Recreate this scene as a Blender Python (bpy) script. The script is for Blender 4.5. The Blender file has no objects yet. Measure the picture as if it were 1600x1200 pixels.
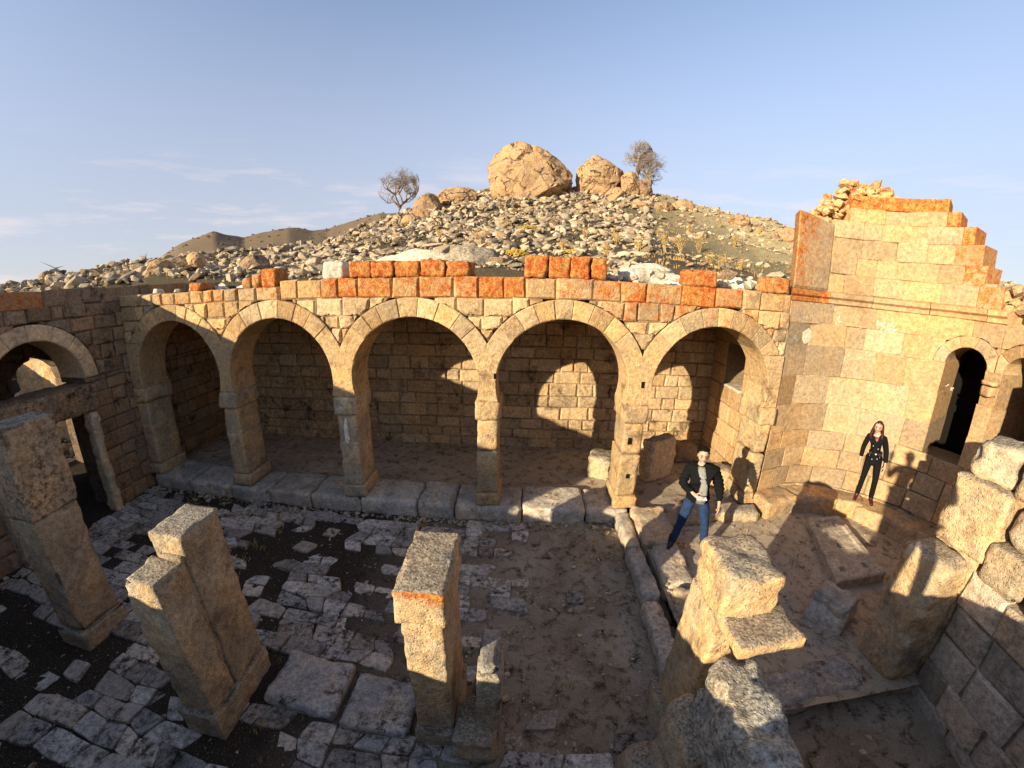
import bpy, bmesh, math, random
from mathutils import Vector, Matrix, noise, Euler
R = math.radians
random.seed(7)
scene = bpy.context.scene
COL = scene.collection

# ------------------------------------------------------------------ camera
scene.render.resolution_x, scene.render.resolution_y = 1024, 768
scene.render.engine = 'CYCLES'
CAM = Vector((0, 0, 4.2))
LF, LB, PITCH, ROLL, YAW = 0.63, -0.362, 0.25126, 0.02045, -0.02699
def cam2world(x, y, f):
    c, s = math.cos(ROLL), math.sin(ROLL); x, y = c*x - s*y, s*x + c*y
    c, s = math.cos(PITCH), math.sin(PITCH); f, y = f*c + y*s, -f*s + y*c
    c, s = math.cos(YAW), math.sin(YAW); return Vector((x*c + f*s, -x*s + f*c, y))
cd = bpy.data.cameras.new('camera'); cam = bpy.data.objects.new('camera', cd); COL.objects.link(cam)
ax, ay, az = cam2world(1, 0, 0), cam2world(0, 1, 0), -cam2world(0, 0, 1)
cam.matrix_world = Matrix(((ax.x, ay.x, az.x, CAM.x), (ax.y, ay.y, az.y, CAM.y), (ax.z, ay.z, az.z, CAM.z), (0, 0, 0, 1)))
cd.type = 'PANO'; cd.sensor_fit = 'HORIZONTAL'; cd.sensor_width = 36; cd.sensor_height = 27
cy = cd.cycles if not hasattr(cd, 'panorama_type') else cd
cy.panorama_type = 'FISHEYE_LENS_POLYNOMIAL'
cy.fisheye_fov = R(175)
U = 22.5
cy.fisheye_polynomial_k0 = 0; cy.fisheye_polynomial_k1 = -1/(LF*U); cy.fisheye_polynomial_k2 = 0
cy.fisheye_polynomial_k3 = -LB/U**3; cy.fisheye_polynomial_k4 = 0
cd.clip_start = 0.05; cd.clip_end = 6000
scene.camera = cam

# ------------------------------------------------------------------ light
SAZ, SEL = R(47.5), R(16)            # direction the light travels towards
world = bpy.data.worlds.new('World'); scene.world = world; world.use_nodes = True
wn = world.node_tree; wn.nodes.clear()
wo = wn.nodes.new('ShaderNodeOutputWorld'); bg = wn.nodes.new('ShaderNodeBackground')
sky = wn.nodes.new('ShaderNodeTexSky'); sky.sky_type = 'NISHITA'; sky.sun_disc = False
sky.sun_elevation = SEL; sky.sun_rotation = SAZ + math.pi
sky.altitude = 1200; sky.air_density = 1.0; sky.dust_density = .7; sky.ozone_density = 1.6
# thin streaks of cloud low over the hills
tc = wn.nodes.new('ShaderNodeTexCoord'); mp = wn.nodes.new('ShaderNodeMapping'); mp.inputs['Scale'].default_value = (2.2, 2.2, 15)
nz = wn.nodes.new('ShaderNodeTexNoise'); nz.inputs['Scale'].default_value = 1.6; nz.inputs['Detail'].default_value = 7; nz.inputs['Roughness'].default_value = .6
cr = wn.nodes.new('ShaderNodeValToRGB'); cr.color_ramp.elements[0].position = .52; cr.color_ramp.elements[1].position = .8
sep = wn.nodes.new('ShaderNodeSeparateXYZ')
band = wn.nodes.new('ShaderNodeMapRange'); band.interpolation_type = 'SMOOTHSTEP'
for k, v in (('From Min', .33), ('From Max', .17), ('To Min', 0), ('To Max', .8)): band.inputs[k].default_value = v
mul = wn.nodes.new('ShaderNodeMath'); mul.operation = 'MULTIPLY'
mixc = wn.nodes.new('ShaderNodeMix'); mixc.data_type = 'RGBA'; mixc.inputs[7].default_value = (3.6, 3.0, 2.9, 1)
L = wn.links.new
L(tc.outputs['Generated'], mp.inputs[0]); L(mp.outputs[0], nz.inputs['Vector']); L(nz.outputs[0], cr.inputs[0])
L(tc.outputs['Generated'], sep.inputs[0]); L(sep.outputs['Z'], band.inputs[0])
L(cr.outputs[0], mul.inputs[0]); L(band.outputs[0], mul.inputs[1]); L(mul.outputs[0], mixc.inputs[0])
hs = wn.nodes.new('ShaderNodeHueSaturation'); hs.inputs['Saturation'].default_value = .9; tn = wn.nodes.new('ShaderNodeMix'); tn.data_type = 'RGBA'; tn.blend_type = 'MULTIPLY'; tn.inputs[0].default_value = 1; tn.inputs[7].default_value = (1.0, .97, .97, 1)
L(sky.outputs[0], hs.inputs['Color']); L(hs.outputs[0], tn.inputs[6]); hz = wn.nodes.new('ShaderNodeMapRange'); hz.interpolation_type = 'SMOOTHSTEP'
for k, v in (('From Min', .75), ('From Max', .02), ('To Min', 0), ('To Max', .82)): hz.inputs[k].default_value = v
hm = wn.nodes.new('ShaderNodeMix'); hm.data_type = 'RGBA'; hm.inputs[7].default_value = (1.7, 1.68, 1.95, 1)
L(tc.outputs['Generated'], sep.inputs[0]); L(sep.outputs['Z'], hz.inputs[0]); L(hz.outputs[0], hm.inputs[0]); L(tn.outputs[2], hm.inputs[6]); L(hm.outputs[2], mixc.inputs[6]); L(mixc.outputs[2], bg.inputs[0]); bg.inputs[1].default_value = .125
L(bg.outputs[0], wo.inputs[0])
sl = bpy.data.lights.new('sun', 'SUN'); sl.energy = 4.4; sl.angle = R(.5); sl.color = (1, .86, .62)
sun = bpy.data.objects.new('sun', sl); COL.objects.link(sun)
sdir = Vector((math.sin(SAZ)*math.cos(SEL), math.cos(SAZ)*math.cos(SEL), -math.sin(SEL)))
sun.rotation_euler = sdir.to_track_quat('-Z', 'Y').to_euler()
scene.view_settings.view_transform = 'Standard'; scene.view_settings.look = 'None'
scene.view_settings.exposure = 1.27; scene.view_settings.gamma = 1

# ------------------------------------------------------------------ materials
def newmat(name):
    m = bpy.data.materials.new(name); m.use_nodes = True
    nt = m.node_tree; b = nt.nodes['Principled BSDF']; return m, nt, b
class NT:
    def __init__(s, nt): s.nt = nt
    def n(s, t, **kw):
        o = s.nt.nodes.new(t)
        for k, v in kw.items(): setattr(o, k, v)
        return o
    def l(s, a, b): s.nt.links.new(a, b)
    def noise(s, vec, scale, detail=5, rough=.6, dist=0):
        o = s.n('ShaderNodeTexNoise'); o.inputs['Scale'].default_value = scale; o.inputs['Detail'].default_value = detail
        o.inputs['Roughness'].default_value = rough; o.inputs['Distortion'].default_value = dist; s.l(vec, o.inputs['Vector']); return o.outputs[0]
    def ramp(s, fac, a, b, ca=(0, 0, 0, 1), cb=(1, 1, 1, 1)):
        if a > b: a, b, ca, cb = b, a, cb, ca
        o = s.n('ShaderNodeValToRGB'); e = o.color_ramp.elements; e[0].position = a; e[1].position = b; e[0].color = ca; e[1].color = cb
        s.l(fac, o.inputs[0]); return o.outputs[0]
    def mix(s, f, a, b, mode='MIX'):
        o = s.n('ShaderNodeMix', data_type='RGBA', blend_type=mode)
        for i, v in ((0, f), (6, a), (7, b)):
            if hasattr(v, 'is_linked') or isinstance(v, bpy.types.NodeSocket): s.l(v, o.inputs[i])
            elif i == 0: o.inputs[0].default_value = v
            else: o.inputs[i].default_value = (*v, 1) if len(v) == 3 else v
        return o.outputs[2]
    def math(s, op, a, b=0, c=None):
        o = s.n('ShaderNodeMath', operation=op)
        for i, v in enumerate((a, b) if c is None else (a, b, c)):
            if isinstance(v, bpy.types.NodeSocket): s.l(v, o.inputs[i])
            else: o.inputs[i].default_value = v
        return o.outputs[0]

def stone_mat(name, c1, c2, dark=.35, darkcol=(.035, .028, .022), speck=.4, orange=(.55, .115, .018), bump=.5, grey=.3, white=0., fine=80, darkscale=2.2, bdist=.09, pepper=0, cracks=0):
    """weathered stone; attribute 'tint': r brightness, g warmth, b orange lichen, a dark crust and painted shade"""
    m, nt, b = newmat(name); t = NT(nt)
    tc = t.n('ShaderNodeTexCoord'); geo = t.n('ShaderNodeNewGeometry'); P = geo.outputs['Position']
    at = t.n('ShaderNodeAttribute'); at.attribute_name = 'tint'; sp = t.n('ShaderNodeSeparateColor'); t.l(at.outputs['Color'], sp.inputs[0])
    n1 = t.noise(P, 1.3, 6, .65, .4); n2 = t.noise(P, 7, 6, .7); n3 = t.noise(P, fine, 4, .75); n4 = t.noise(P, darkscale, 8, .75, .15)
    col = t.mix(t.ramp(n1, .35, .65), c1, c2)
    col = t.mix(t.math('MULTIPLY', t.ramp(n2, .5, .72), grey), col, (.36, .34, .31))
    warm = t.mix(sp.outputs[1], (1, 1, 1), (1.12, .86, .55), 'MIX')
    col = t.mix(1, col, warm, 'MULTIPLY')
    br = t.math('MULTIPLY_ADD', sp.outputs[0], 1.1, .45)
    cb = t.n('ShaderNodeCombineColor'); [t.l(br, cb.inputs[i]) for i in range(3)]
    col = t.mix(1, col, cb.outputs[0], 'MULTIPLY')
    g18 = t.ramp(t.noise(P, 15, 7, .8, .2), .38, .62, (.62, .60, .58, 1), (1.22, 1.2, 1.16, 1)); col = t.mix(1, col, g18, 'MULTIPLY')
    # fine speckle
    col = t.mix(t.math('MULTIPLY', t.ramp(n3, .5, .68), speck), col, (.62, .57, .48))
    col = t.mix(t.math('MULTIPLY', t.ramp(n3, .48, .3), speck*1.1), col, (.06, .05, .04))
    if pepper:
        nzz = t.n('ShaderNodeSeparateXYZ'); t.l(geo.outputs['Normal'], nzz.inputs[0])
        pm = t.math('MULTIPLY', t.ramp(nzz.outputs[2], .55, .8), pepper)
        pc = t.mix(t.ramp(t.noise(P, 38, 4, .85), .42, .58), (.07, .058, .045), (.48, .42, .33))
        col = t.mix(pm, col, pc)
    if cracks:
        wv = t.n('ShaderNodeVectorMath', operation='MULTIPLY_ADD'); nn = t.n('ShaderNodeTexNoise'); nn.inputs['Scale'].default_value = cracks*2; t.l(P, nn.inputs['Vector']); t.l(nn.outputs['Color'], wv.inputs[0]); wv.inputs[1].default_value = (.6/cracks,)*3; t.l(P, wv.inputs[2])
        ve = t.n('ShaderNodeTexVoronoi', feature='DISTANCE_TO_EDGE'); ve.inputs['Scale'].default_value = cracks; t.l(wv.outputs[0], ve.inputs['Vector'])
        cm = t.ramp(ve.outputs['Distance'], .012, .05, (1, 1, 1, 1), (0, 0, 0, 1)); col = t.mix(t.math('MULTIPLY', cm, t.ramp(n1, .42, .55)), col, (.05, .035, .025))
    # grime in fine pits
    col = t.mix(t.math('MULTIPLY', t.ramp(t.noise(P, 22, 6, .85), .39, .31), .6), col, tuple(x*.8 for x in darkcol))
    # dark crust, and shade painted in by the tint alpha
    dk = t.math('MULTIPLY', t.ramp(n4, .53, .68), dark)
    dk2 = t.math('MULTIPLY', t.ramp(t.noise(P, 16, 6, .75), .47, .62), at.outputs['Alpha'])
    col = t.mix(t.math('MINIMUM', t.math('ADD', dk, dk2), .95), col, darkcol)
    if white > 0:
        col = t.mix(t.math('MULTIPLY', t.ramp(t.noise(P, 3.1, 7, .7, 1), .6, .66), white), col, (.72, .7, .66))
    # lichen
    ln = t.noise(P, 7, 8, .78, .3)
    lm = t.ramp(t.math('ADD', ln, t.math('MULTIPLY_ADD', sp.outputs[2], .40, -.23)), .43, .57)
    lm = t.math('MULTIPLY', lm, t.math('MINIMUM', t.math('MULTIPLY', sp.outputs[2], 4), 1))
    oc = t.mix(t.ramp(t.noise(P, 13, 6, .8), .4, .62), (orange[0]*.75, orange[1]*.55, orange[2]*.7), (orange[0]*1.0, orange[1]*2.6, orange[2]*4.5))
    oc = t.mix(t.math('MULTIPLY', t.ramp(t.noise(P, 34, 4, .8), .52, .4), .6), oc, (.12, .035, .012))
    col = t.mix(lm, col, oc)
    t.l(col, b.inputs['Base Color']); b.inputs['Roughness'].default_value = .95; b.inputs['Specular IOR Level'].default_value = .15
    h = t.math('ADD', t.math('MULTIPLY', n2, .6), t.math('MULTIPLY', n3, .12))
    vo = t.n('ShaderNodeTexVoronoi'); vo.inputs['Scale'].default_value = 26; t.l(P, vo.inputs['Vector'])
    h = t.math('ADD', h, t.math('MULTIPLY', t.ramp(vo.outputs['Distance'], .05, .3), .12))
    bp = t.n('ShaderNodeBump'); bp.inputs['Strength'].default_value = bump; bp.inputs['Distance'].default_value = bdist
    t.l(h, bp.inputs['Height']); t.l(bp.outputs[0], b.inputs['Normal'])
    return m
M = {}
M['arcade'] = stone_mat('ochre_limestone', (.50, .36, .19), (.42, .32, .20), dark=.8, darkcol=(.11, .065, .035), speck=.3, bump=.9)
M['pier'] = stone_mat('pier_stone', (.50, .40, .26), (.42, .35, .25), dark=.7, darkcol=(.10, .07, .05), speck=.2, bump=.6)
M['dark'] = stone_mat('shade_toned_masonry', (.30, .20, .11), (.24, .18, .13), dark=.9, darkcol=(.025, .018, .012), bump=.8, darkscale=3)  # shade of the west wall is put into this low base colour
M['apse'] = stone_mat('smooth_ashlar', (.41, .295, .175), (.33, .265, .185), dark=.7, darkscale=1.5, darkcol=(.20, .125, .065), speck=.07, bump=.35, grey=.25)
M['pillar'] = stone_mat('pillar_stone', (.52, .41, .26), (.43, .36, .26), dark=.7, darkcol=(.10, .065, .04), speck=.5, bump=1, grey=.35, pepper=.75)
M['top'] = stone_mat('lichened_stone', (.40, .37, .31), (.33, .30, .25), dark=.55, darkcol=(.02, .02, .018), speck=1, bump=1, fine=28, darkscale=9)
M['rock'] = stone_mat('hill_rock', (.42, .35, .25), (.28, .25, .205), dark=.7, darkcol=(.05, .04, .035), speck=.4, bump=1, darkscale=1.3, bdist=.05)
M['boulder'] = stone_mat('boulder_rock', (.44, .31, .185), (.31, .235, .16), cracks=.8, dark=.65, darkcol=(.07, .045, .03), speck=.25, bump=1, darkscale=.9, fine=12, bdist=.14)
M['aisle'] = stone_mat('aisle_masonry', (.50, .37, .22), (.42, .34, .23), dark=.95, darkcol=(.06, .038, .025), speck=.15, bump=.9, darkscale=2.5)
M['white'] = stone_mat('pale_mortar', (.66, .60, .50), (.58, .52, .42), dark=.25, bump=.9)
M['paver'] = stone_mat('paving_stone', (.50, .47, .43), (.38, .35, .33), dark=1, darkcol=(.03, .022, .018), speck=.5, bump=.7, darkscale=4.2)
M['kerb'] = stone_mat('kerb_stone', (.50, .44, .37), (.42, .38, .33), dark=.6, darkcol=(.06, .045, .03), speck=.3, bump=.8, darkscale=3)

def soil_mat(name, c1, c2, c3, bump=.6, xdark=None, xm=.28, xa=.75):
    m, nt, b = newmat(name); t = NT(nt); P = t.n('ShaderNodeNewGeometry').outputs['Position']
    n1 = t.noise(P, .9, 6, .7, .6); n2 = t.noise(P, 5, 8, .75, .4); n3 = t.noise(P, 55, 4, .8)
    col = t.mix(t.ramp(n1, .38, .62), c1, c2)
    col = t.mix(t.ramp(n2, .5, .64), col, c3)
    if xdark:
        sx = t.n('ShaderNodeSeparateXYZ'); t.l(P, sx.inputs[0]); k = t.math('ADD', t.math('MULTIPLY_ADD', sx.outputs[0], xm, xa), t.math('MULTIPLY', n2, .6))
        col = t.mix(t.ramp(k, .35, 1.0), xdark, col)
    col = t.mix(t.math('MULTIPLY', t.ramp(n3, .56, .66), .35), col, (.50, .43, .33))
    col = t.mix(t.math('MULTIPLY', t.ramp(n3, .46, .34), .5), col, (.03, .02, .014))
    t.l(col, b.inputs['Base Color']); b.inputs['Roughness'].default_value = 1; b.inputs['Specular IOR Level'].default_value = .1
    bp = t.n('ShaderNodeBump'); bp.inputs['Strength'].default_value = bump; bp.inputs['Distance'].default_value = .05
    t.l(t.math('ADD', t.math('MULTIPLY', n2, .8), t.math('MULTIPLY', n3, .3)), bp.inputs['Height']); t.l(bp.outputs[0], b.inputs['Normal'])
    return m
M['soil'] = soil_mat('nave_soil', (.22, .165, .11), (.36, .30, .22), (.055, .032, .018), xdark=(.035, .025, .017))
M['dust'] = soil_mat('trodden_earth', (.46, .37, .26), (.34, .28, .21), (.13, .07, .04))
M['hill'] = soil_mat('dry_hillside', (.40, .31, .16), (.48, .38, .20), (.15, .115, .06), xdark=(.06, .047, .03), xm=.07, xa=-.3)  # left slope darkened: shade between the stones put into the soil colour
M['far'] = soil_mat('far_hillside', (.15, .10, .06), (.20, .145, .09), (.06, .05, .035), .2)
def plain(name, c, rough=.8, metal=0, spec=.3, bump=0, bs=40):
    m, nt, b = newmat(name); t = NT(nt); P = t.n('ShaderNodeTexCoord').outputs['Object']
    n = t.noise(P, bs, 4, .6)
    col = t.mix(t.ramp(n, .35, .7), tuple(x*.75 for x in c), tuple(min(1, x*1.2) for x in c)); t.l(col, b.inputs['Base Color'])
    b.inputs['Roughness'].default_value = rough; b.inputs['Metallic'].default_value = metal; b.inputs['Specular IOR Level'].default_value = spec
    if bump:
        bp = t.n('ShaderNodeBump'); bp.inputs['Strength'].default_value = bump; bp.inputs['Distance'].default_value = .02
        t.l(n, bp.inputs['Height']); t.l(bp.outputs[0], b.inputs['Normal'])
    return m
M['bark'] = plain('bare_bark', (.24, .17, .11), 1, bump=.4)
M['twig'] = plain('dry_stalk', (.45, .30, .10), 1)
M['cushion'] = plain('yellow_cushion_plant', (.50, .33, .04), 1, bump=1, bs=15)
M['skin'] = plain('skin', (.46, .29, .20), .55, bs=8)
M['hair'] = plain('black_hair', (.006, .005, .004), .95, spec=.1)
M['redhair'] = plain('dark_red_hair', (.05, .007, .007), .6, bump=.6, bs=60)
M['blackcoat'] = plain('black_cloth', (.006, .006, .007), .9, spec=.12, bump=.5, bs=30)
M['denim'] = plain('blue_denim', (.012, .030, .085), .9, bs=14)
M['tee'] = plain('grey_cotton', (.42, .42, .38), .9)
M['boot'] = plain('black_leather', (.015, .012, .012), .35)
M['redboot'] = plain('oxblood_leather', (.05, .008, .01), .4)
M['metal'] = plain('pale_button', (.7, .68, .62), .35)
M['phone'] = plain('white_phone', (.65, .65, .67), .35)
M['mouth'] = plain('lips', (.45, .14, .12), .5)
M['eye'] = plain('eyes', (.03, .02, .015), .3)
M['painted_shade'] = plain('painted_shade_black', (.012, .010, .008), 1, spec=0)  # near-black colour standing for shade inside windows and holes
M['paint'] = plain('chalk_paint', (.52, .48, .42), .9)

# ------------------------------------------------------------------ object helpers
def tag(o, label=None, cat=None, group=None, kind=None):
    for k, v in (('label', label), ('category', cat), ('group', group), ('kind', kind)):
        if v: o[k] = v
    return o
def empty(name, loc, label, cat, group=None):
    o = bpy.data.objects.new(name, None); COL.objects.link(o); o.location = loc; o.empty_display_size = .2
    bpy.context.view_layer.update()
    return tag(o, label, cat, group)
class MB:
    """collects faces (world coordinates) with a tint per vertex, built as ONE mesh object"""
    def __init__(s): s.v = []; s.f = []; s.t = []
    def add(s, vs, fs, tint=(.5, .3, 0, 0)):
        n = len(s.v); s.v += [tuple(p) for p in vs]; s.f += [tuple(i+n for i in f) for f in fs]
        if tint and isinstance(tint[0], (tuple, list)): s.t += list(tint)
        else: s.t += [tint]*len(vs)
    def build(s, name, m, parent=None, smooth=False):
        off = parent.matrix_world.translation if parent is not None else Vector((0, 0, 0))
        me = bpy.data.meshes.new(name); me.from_pydata([(p[0]-off.x, p[1]-off.y, p[2]-off.z) for p in s.v], [], s.f)
        a = me.attributes.new('tint', 'FLOAT_COLOR', 'POINT'); a.data.foreach_set('color', [x for t in s.t for x in t])
        me.materials.append(m)
        if smooth: me.polygons.foreach_set('use_smooth', [True]*len(me.polygons))
        me.update(); o = bpy.data.objects.new(name, me); COL.objects.link(o)
        if parent is not None: o.parent = parent
        return o
def rnd(a, b): return random.uniform(a, b)
def fbm(x, y, z=0, o=4): return noise.fractal(Vector((x, y, z)), 1.0, 2.0, o)

def prism(mb, poly, fmap, d0, d1, bevel, tint, cap=True):
    """poly: CCW (u,v) list seen from the front; fmap(u,v,d) -> point, d measured into the wall"""
    n = len(poly); cu = sum(p[0] for p in poly)/n; cv = sum(p[1] for p in poly)/n
    def inset(p):
        du, dv = cu-p[0], cv-p[1]; l = math.hypot(du, dv) or 1; k = min(bevel*1.4/l, .45)
        return (p[0]+du*k, p[1]+dv*k)
    vs = [fmap(*inset(p), d0) for p in poly] + [fmap(*p, d0+bevel) for p in poly] + [fmap(*p, d1) for p in poly]
    c = sum((Vector(q) for q in vs[:n]), Vector())/n + (Vector(fmap(cu, cv, d0-.01))-Vector(fmap(cu, cv, d0)))*(rnd(0, 1.2) if bevel > .012 else 0); vs.append(tuple(c))
    fs = [(i, (i+1) % n, 3*n) for i in range(n)]
    for i in range(n):
        j = (i+1) % n; fs += [(n+i, n+j, j, i), (2*n+i, 2*n+j, n+j, n+i)]
    fs.append(tuple(2*n+i for i in reversed(range(n))))
    mb.add(vs, fs, tint)
def jit(poly, a): return [(p[0]+rnd(-a, a), p[1]+rnd(-a, a)) for p in poly]

GAP = .006
def shrink(poly, g):
    n = len(poly); cu = sum(p[0] for p in poly)/n; cv = sum(p[1] for p in poly)/n
    return [(p[0]+(g if p[0] < cu else -g), p[1]+(g if p[1] < cv else -g)) for p in poly]
def courses(mb, fmap, zs, ufun, openings, depth, wid=(.35, .65), bevel=.018, j=.008, tintf=None, mortar=(.12, .3, 0, .3), full=False, skip=None):
    """coursed blocks between the heights zs; ufun(z0,z1)->(u0,u1); openings (uc,hw,zb,zs,Ro)"""
    for k in range(len(zs)-1):
        z0, z1 = zs[k], zs[k+1]; U0, U1 = ufun(z0, z1)
        cuts = [U0, U1]; banned = []
        for uc, hw, zb, zsp, Ro in openings:
            if z1 > zb+.02 and z1 <= zsp+.02: banned.append((uc-hw, uc+hw)); cuts += [uc-hw, uc+hw]
            elif z0 >= zsp-.02 and z1 > zb+.02: cuts.append(uc)
        cuts = sorted(c for c in cuts if U0-1e-6 <= c <= U1+1e-6)
        us = [cuts[0]]
        for a, b in zip(cuts, cuts[1:]):
            if b-a < .02: continue
            x = a
            while True:
                w = rnd(*wid)
                if x+w > b-.5*wid[0]: break
                x += w; us.append(x)
            us.append(b)
        for a, b in zip(us, us[1:]):
            m_ = (a+b)/2
            if b-a < .03 or any(p < m_ < q for p, q in banned): continue
            if skip and skip(a, b, z0, z1): continue
            N = 13 if any(z0 >= zsp-.02 and abs(m_-uc) < Ro+.6 for uc, hw, zb, zsp, Ro in openings) else 2
            run = []
            cols = [a+(b-a)*i/(N-1) for i in range(N)]
            def low(u):
                l = z0
                for uc, hw, zb, zsp, Ro in openings:
                    if z0 >= zsp-.02 and abs(u-uc) < Ro: l = max(l, zsp+math.sqrt(Ro*Ro-(u-uc)**2))
                return l
            runs = []; run = []
            for u in cols:
                if low(u) < z1-.035: run.append(u)
                else:
                    if len(run) > 1: runs.append(run)
                    run = []
            if len(run) > 1: runs.append(run)
            for r in runs:
                if r[-1]-r[0] < .05: continue
                lo = [(u, low(u)) for u in r]
                if all(abs(p[1]-z0) < 1e-6 for p in lo): lo = [lo[0], lo[-1]]
                poly = lo + [(r[-1], z1), (r[0], z1)]
                t = tintf((r[0]+r[-1])/2, (z0+z1)/2) if tintf else (rnd(.3, .7), rnd(.1, .6), 0, 0)
                prism(mb, jit(shrink(poly, GAP if not full else -.004), j), fmap, rnd(-.018, .016), depth if full else .14, bevel, t)
                if not full: prism(mb, poly, fmap, .035, depth, .001, mortar)

def voussoirs(mb, fmap, uc, zc, Ri, Ro, a0, a1, n, depth, tintf, umin=-99, umax=99, bevel=.015):
    """ring stones between angles a0..a1 (degrees), clipped to umin..umax"""
    w = [rnd(.8, 1.25) for _ in range(n)]; s = sum(w); a = a0; angs = [a0]
    for x in w: a += (a1-a0)*x/s; angs.append(a)
    for A, B in zip(angs, angs[1:]):
        K = 4; ts = [A+(B-A)*i/K for i in range(K+1)]
        outer = []
        for t in ts:
            u, v = uc+Ro*math.cos(R(t)), zc+Ro*math.sin(R(t))
            if not umin <= u <= umax:
                um = umin if u < umin else umax
                r = (um-uc)/math.cos(R(t)); u, v = um, zc+r*math.sin(R(t))
            outer.append((u, v))
        inner = [(uc+Ri*math.cos(R(t)), zc+Ri*math.sin(R(t))) for t in ts]
        poly = outer + inner[::-1]        # CCW when angles increase
        prism(mb, poly, fmap, rnd(-.012, .006)-.012, depth, bevel, tintf(uc+Ri*math.cos(R((A+B)/2)), zc+Ri*math.sin(R((A+B)/2))))

def rockbox(dx, dy, dz, rad=.04, cell=.05, amp=.012, freq=6, seed=0, taper=0, shear=(0, 0), chip=.0):
    """worn block: rounded box, base at z=0, noisy faces. returns verts, faces"""
    bm = bmesh.new(); bmesh.ops.create_cube(bm, size=1)
    nx, ny, nzz = [max(1, min(40, int(round(d/cell)))) for d in (dx, dy, dz)]
    bm.free()
    verts = {}; vs = []; fs = []
    def vid(i, j, k):
        key = (i, j, k)
        if key not in verts: verts[key] = len(vs); vs.append(key)
        return verts[key]
    for i in range(nx):
        for j in range(ny):
            fs.append((vid(i, j, 0), vid(i, j+1, 0), vid(i+1, j+1, 0), vid(i+1, j, 0)))
            fs.append((vid(i, j, nzz), vid(i+1, j, nzz), vid(i+1, j+1, nzz), vid(i, j+1, nzz)))
    for i in range(nx):
        for k in range(nzz):
            fs.append((vid(i, 0, k), vid(i+1, 0, k), vid(i+1, 0, k+1), vid(i, 0, k+1)))
            fs.append((vid(i, ny, k), vid(i, ny, k+1), vid(i+1, ny, k+1), vid(i+1, ny, k)))
    for j in range(ny):
        for k in range(nzz):
            fs.append((vid(0, j, k), vid(0, j, k+1), vid(0, j+1, k+1), vid(0, j+1, k)))
            fs.append((vid(nx, j, k), vid(nx, j+1, k), vid(nx, j+1, k+1), vid(nx, j, k+1)))
    out = []
    h = Vector((dx/2, dy/2, dz/2))
    for i, j, k in vs:
        p = Vector((dx*(i/nx-.5), dy*(j/ny-.5), dz*(k/nzz-.5)))
        r = min(rad, *[x*.9 for x in h])
        q = Vector([max(-(h[a]-r), min(h[a]-r, p[a])) for a in range(3)]); d = p-q
        dn = d.normalized() if d.length > 1e-6 else Vector((0, 0, 1))
        edge = sum(abs(c) > .3 for c in dn)
        p = q + dn*r
        s = Vector((p.x*freq+seed*7.3, p.y*freq+seed*3.1, p.z*freq+seed*1.7))
        nv = noise.fractal(s, 1.0, 2.0, 4)
        p += dn*(nv*amp*(1.6 if edge > 1 else 1))
        if chip and edge > 1:
            c = noise.noise(s*.45+Vector((9, 2, 4)))
            if c > .15: p -= dn*chip*(c-.15)*2
        kz = (p.z+dz/2)/dz; sc = 1-taper*kz
        out.append(Vector((p.x*sc+shear[0]*kz, p.y*sc+shear[1]*kz, p.z+dz/2)))
    return out, fs
def add_rock(mb, loc, dims, rot=0, tint=(.5, .3, 0, 0), toplichen=0, topdark=0, rim=0, **kw):
    vs, fs = rockbox(*dims, seed=rnd(0, 50), **kw); c, s = math.cos(rot), math.sin(rot); dz = dims[2]
    pts = [(loc[0]+p.x*c-p.y*s, loc[1]+p.x*s+p.y*c, loc[2]+p.z) for p in vs]
    so = rnd(0, 40)
    def vr(p, f=2.6): return noise.fractal(Vector((p.x*f+so, p.y*f, p.z*f*.8)), 1, 2, 3)
    ts = [(max(0, tint[0]+.35*vr(p)), max(0, min(1, tint[1]+.6*vr(p, 3.1))), max(tint[2], toplichen*max(0, 1-(dz-p.z)/.12), rim*max(0, 1-(dz-p.z)/.2)*(1 if abs(p.y) > dims[1]*.47 else .1)), max(min(1, max(0, tint[3]+.9*max(0, vr(p, 1.7)-.12))), topdark*.3*max(0, 1-(dz-p.z)/.05))) for p in vs]
    mb.add(pts, fs, ts)
HULLS = []
def make_hulls():
    for k in range(24):
        bm = bmesh.new()
        sx, sy, sz = rnd(.8, 1.2), rnd(.7, 1.1), rnd(.5, .85)
        for _ in range(random.choice((11, 13, 16, 20))):
            v = Vector((random.gauss(0, 1), random.gauss(0, 1), random.gauss(0, 1))).normalized()*rnd(.82, 1.0)
            bm.verts.new((v.x*sx*.5, v.y*sy*.5, v.z*sz*.5))
        r = bmesh.ops.convex_hull(bm, input=bm.verts)
        bmesh.ops.delete(bm, geom=[v for v in bm.verts if not v.link_faces], context='VERTS')
        bm.verts.index_update()
        HULLS.append(([v.co.copy() for v in bm.verts], [tuple(v.index for v in f.verts) for f in bm.faces])); bm.free()
make_hulls()
def add_hull(mb, loc, size, tint=(.5, .3, 0, 0), k=None, tilt=.5):
    vs, fs = HULLS[random.randrange(len(HULLS)) if k is None else k]
    if not hasattr(size, '__len__'): size = (size,)*3
    e = Euler((rnd(-tilt, tilt), rnd(-tilt, tilt), rnd(0, 6.3))).to_matrix()
    mb.add([Vector(loc)+e @ Vector((v.x*size[0], v.y*size[1], v.z*size[2])) for v in vs], fs, tint)
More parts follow.
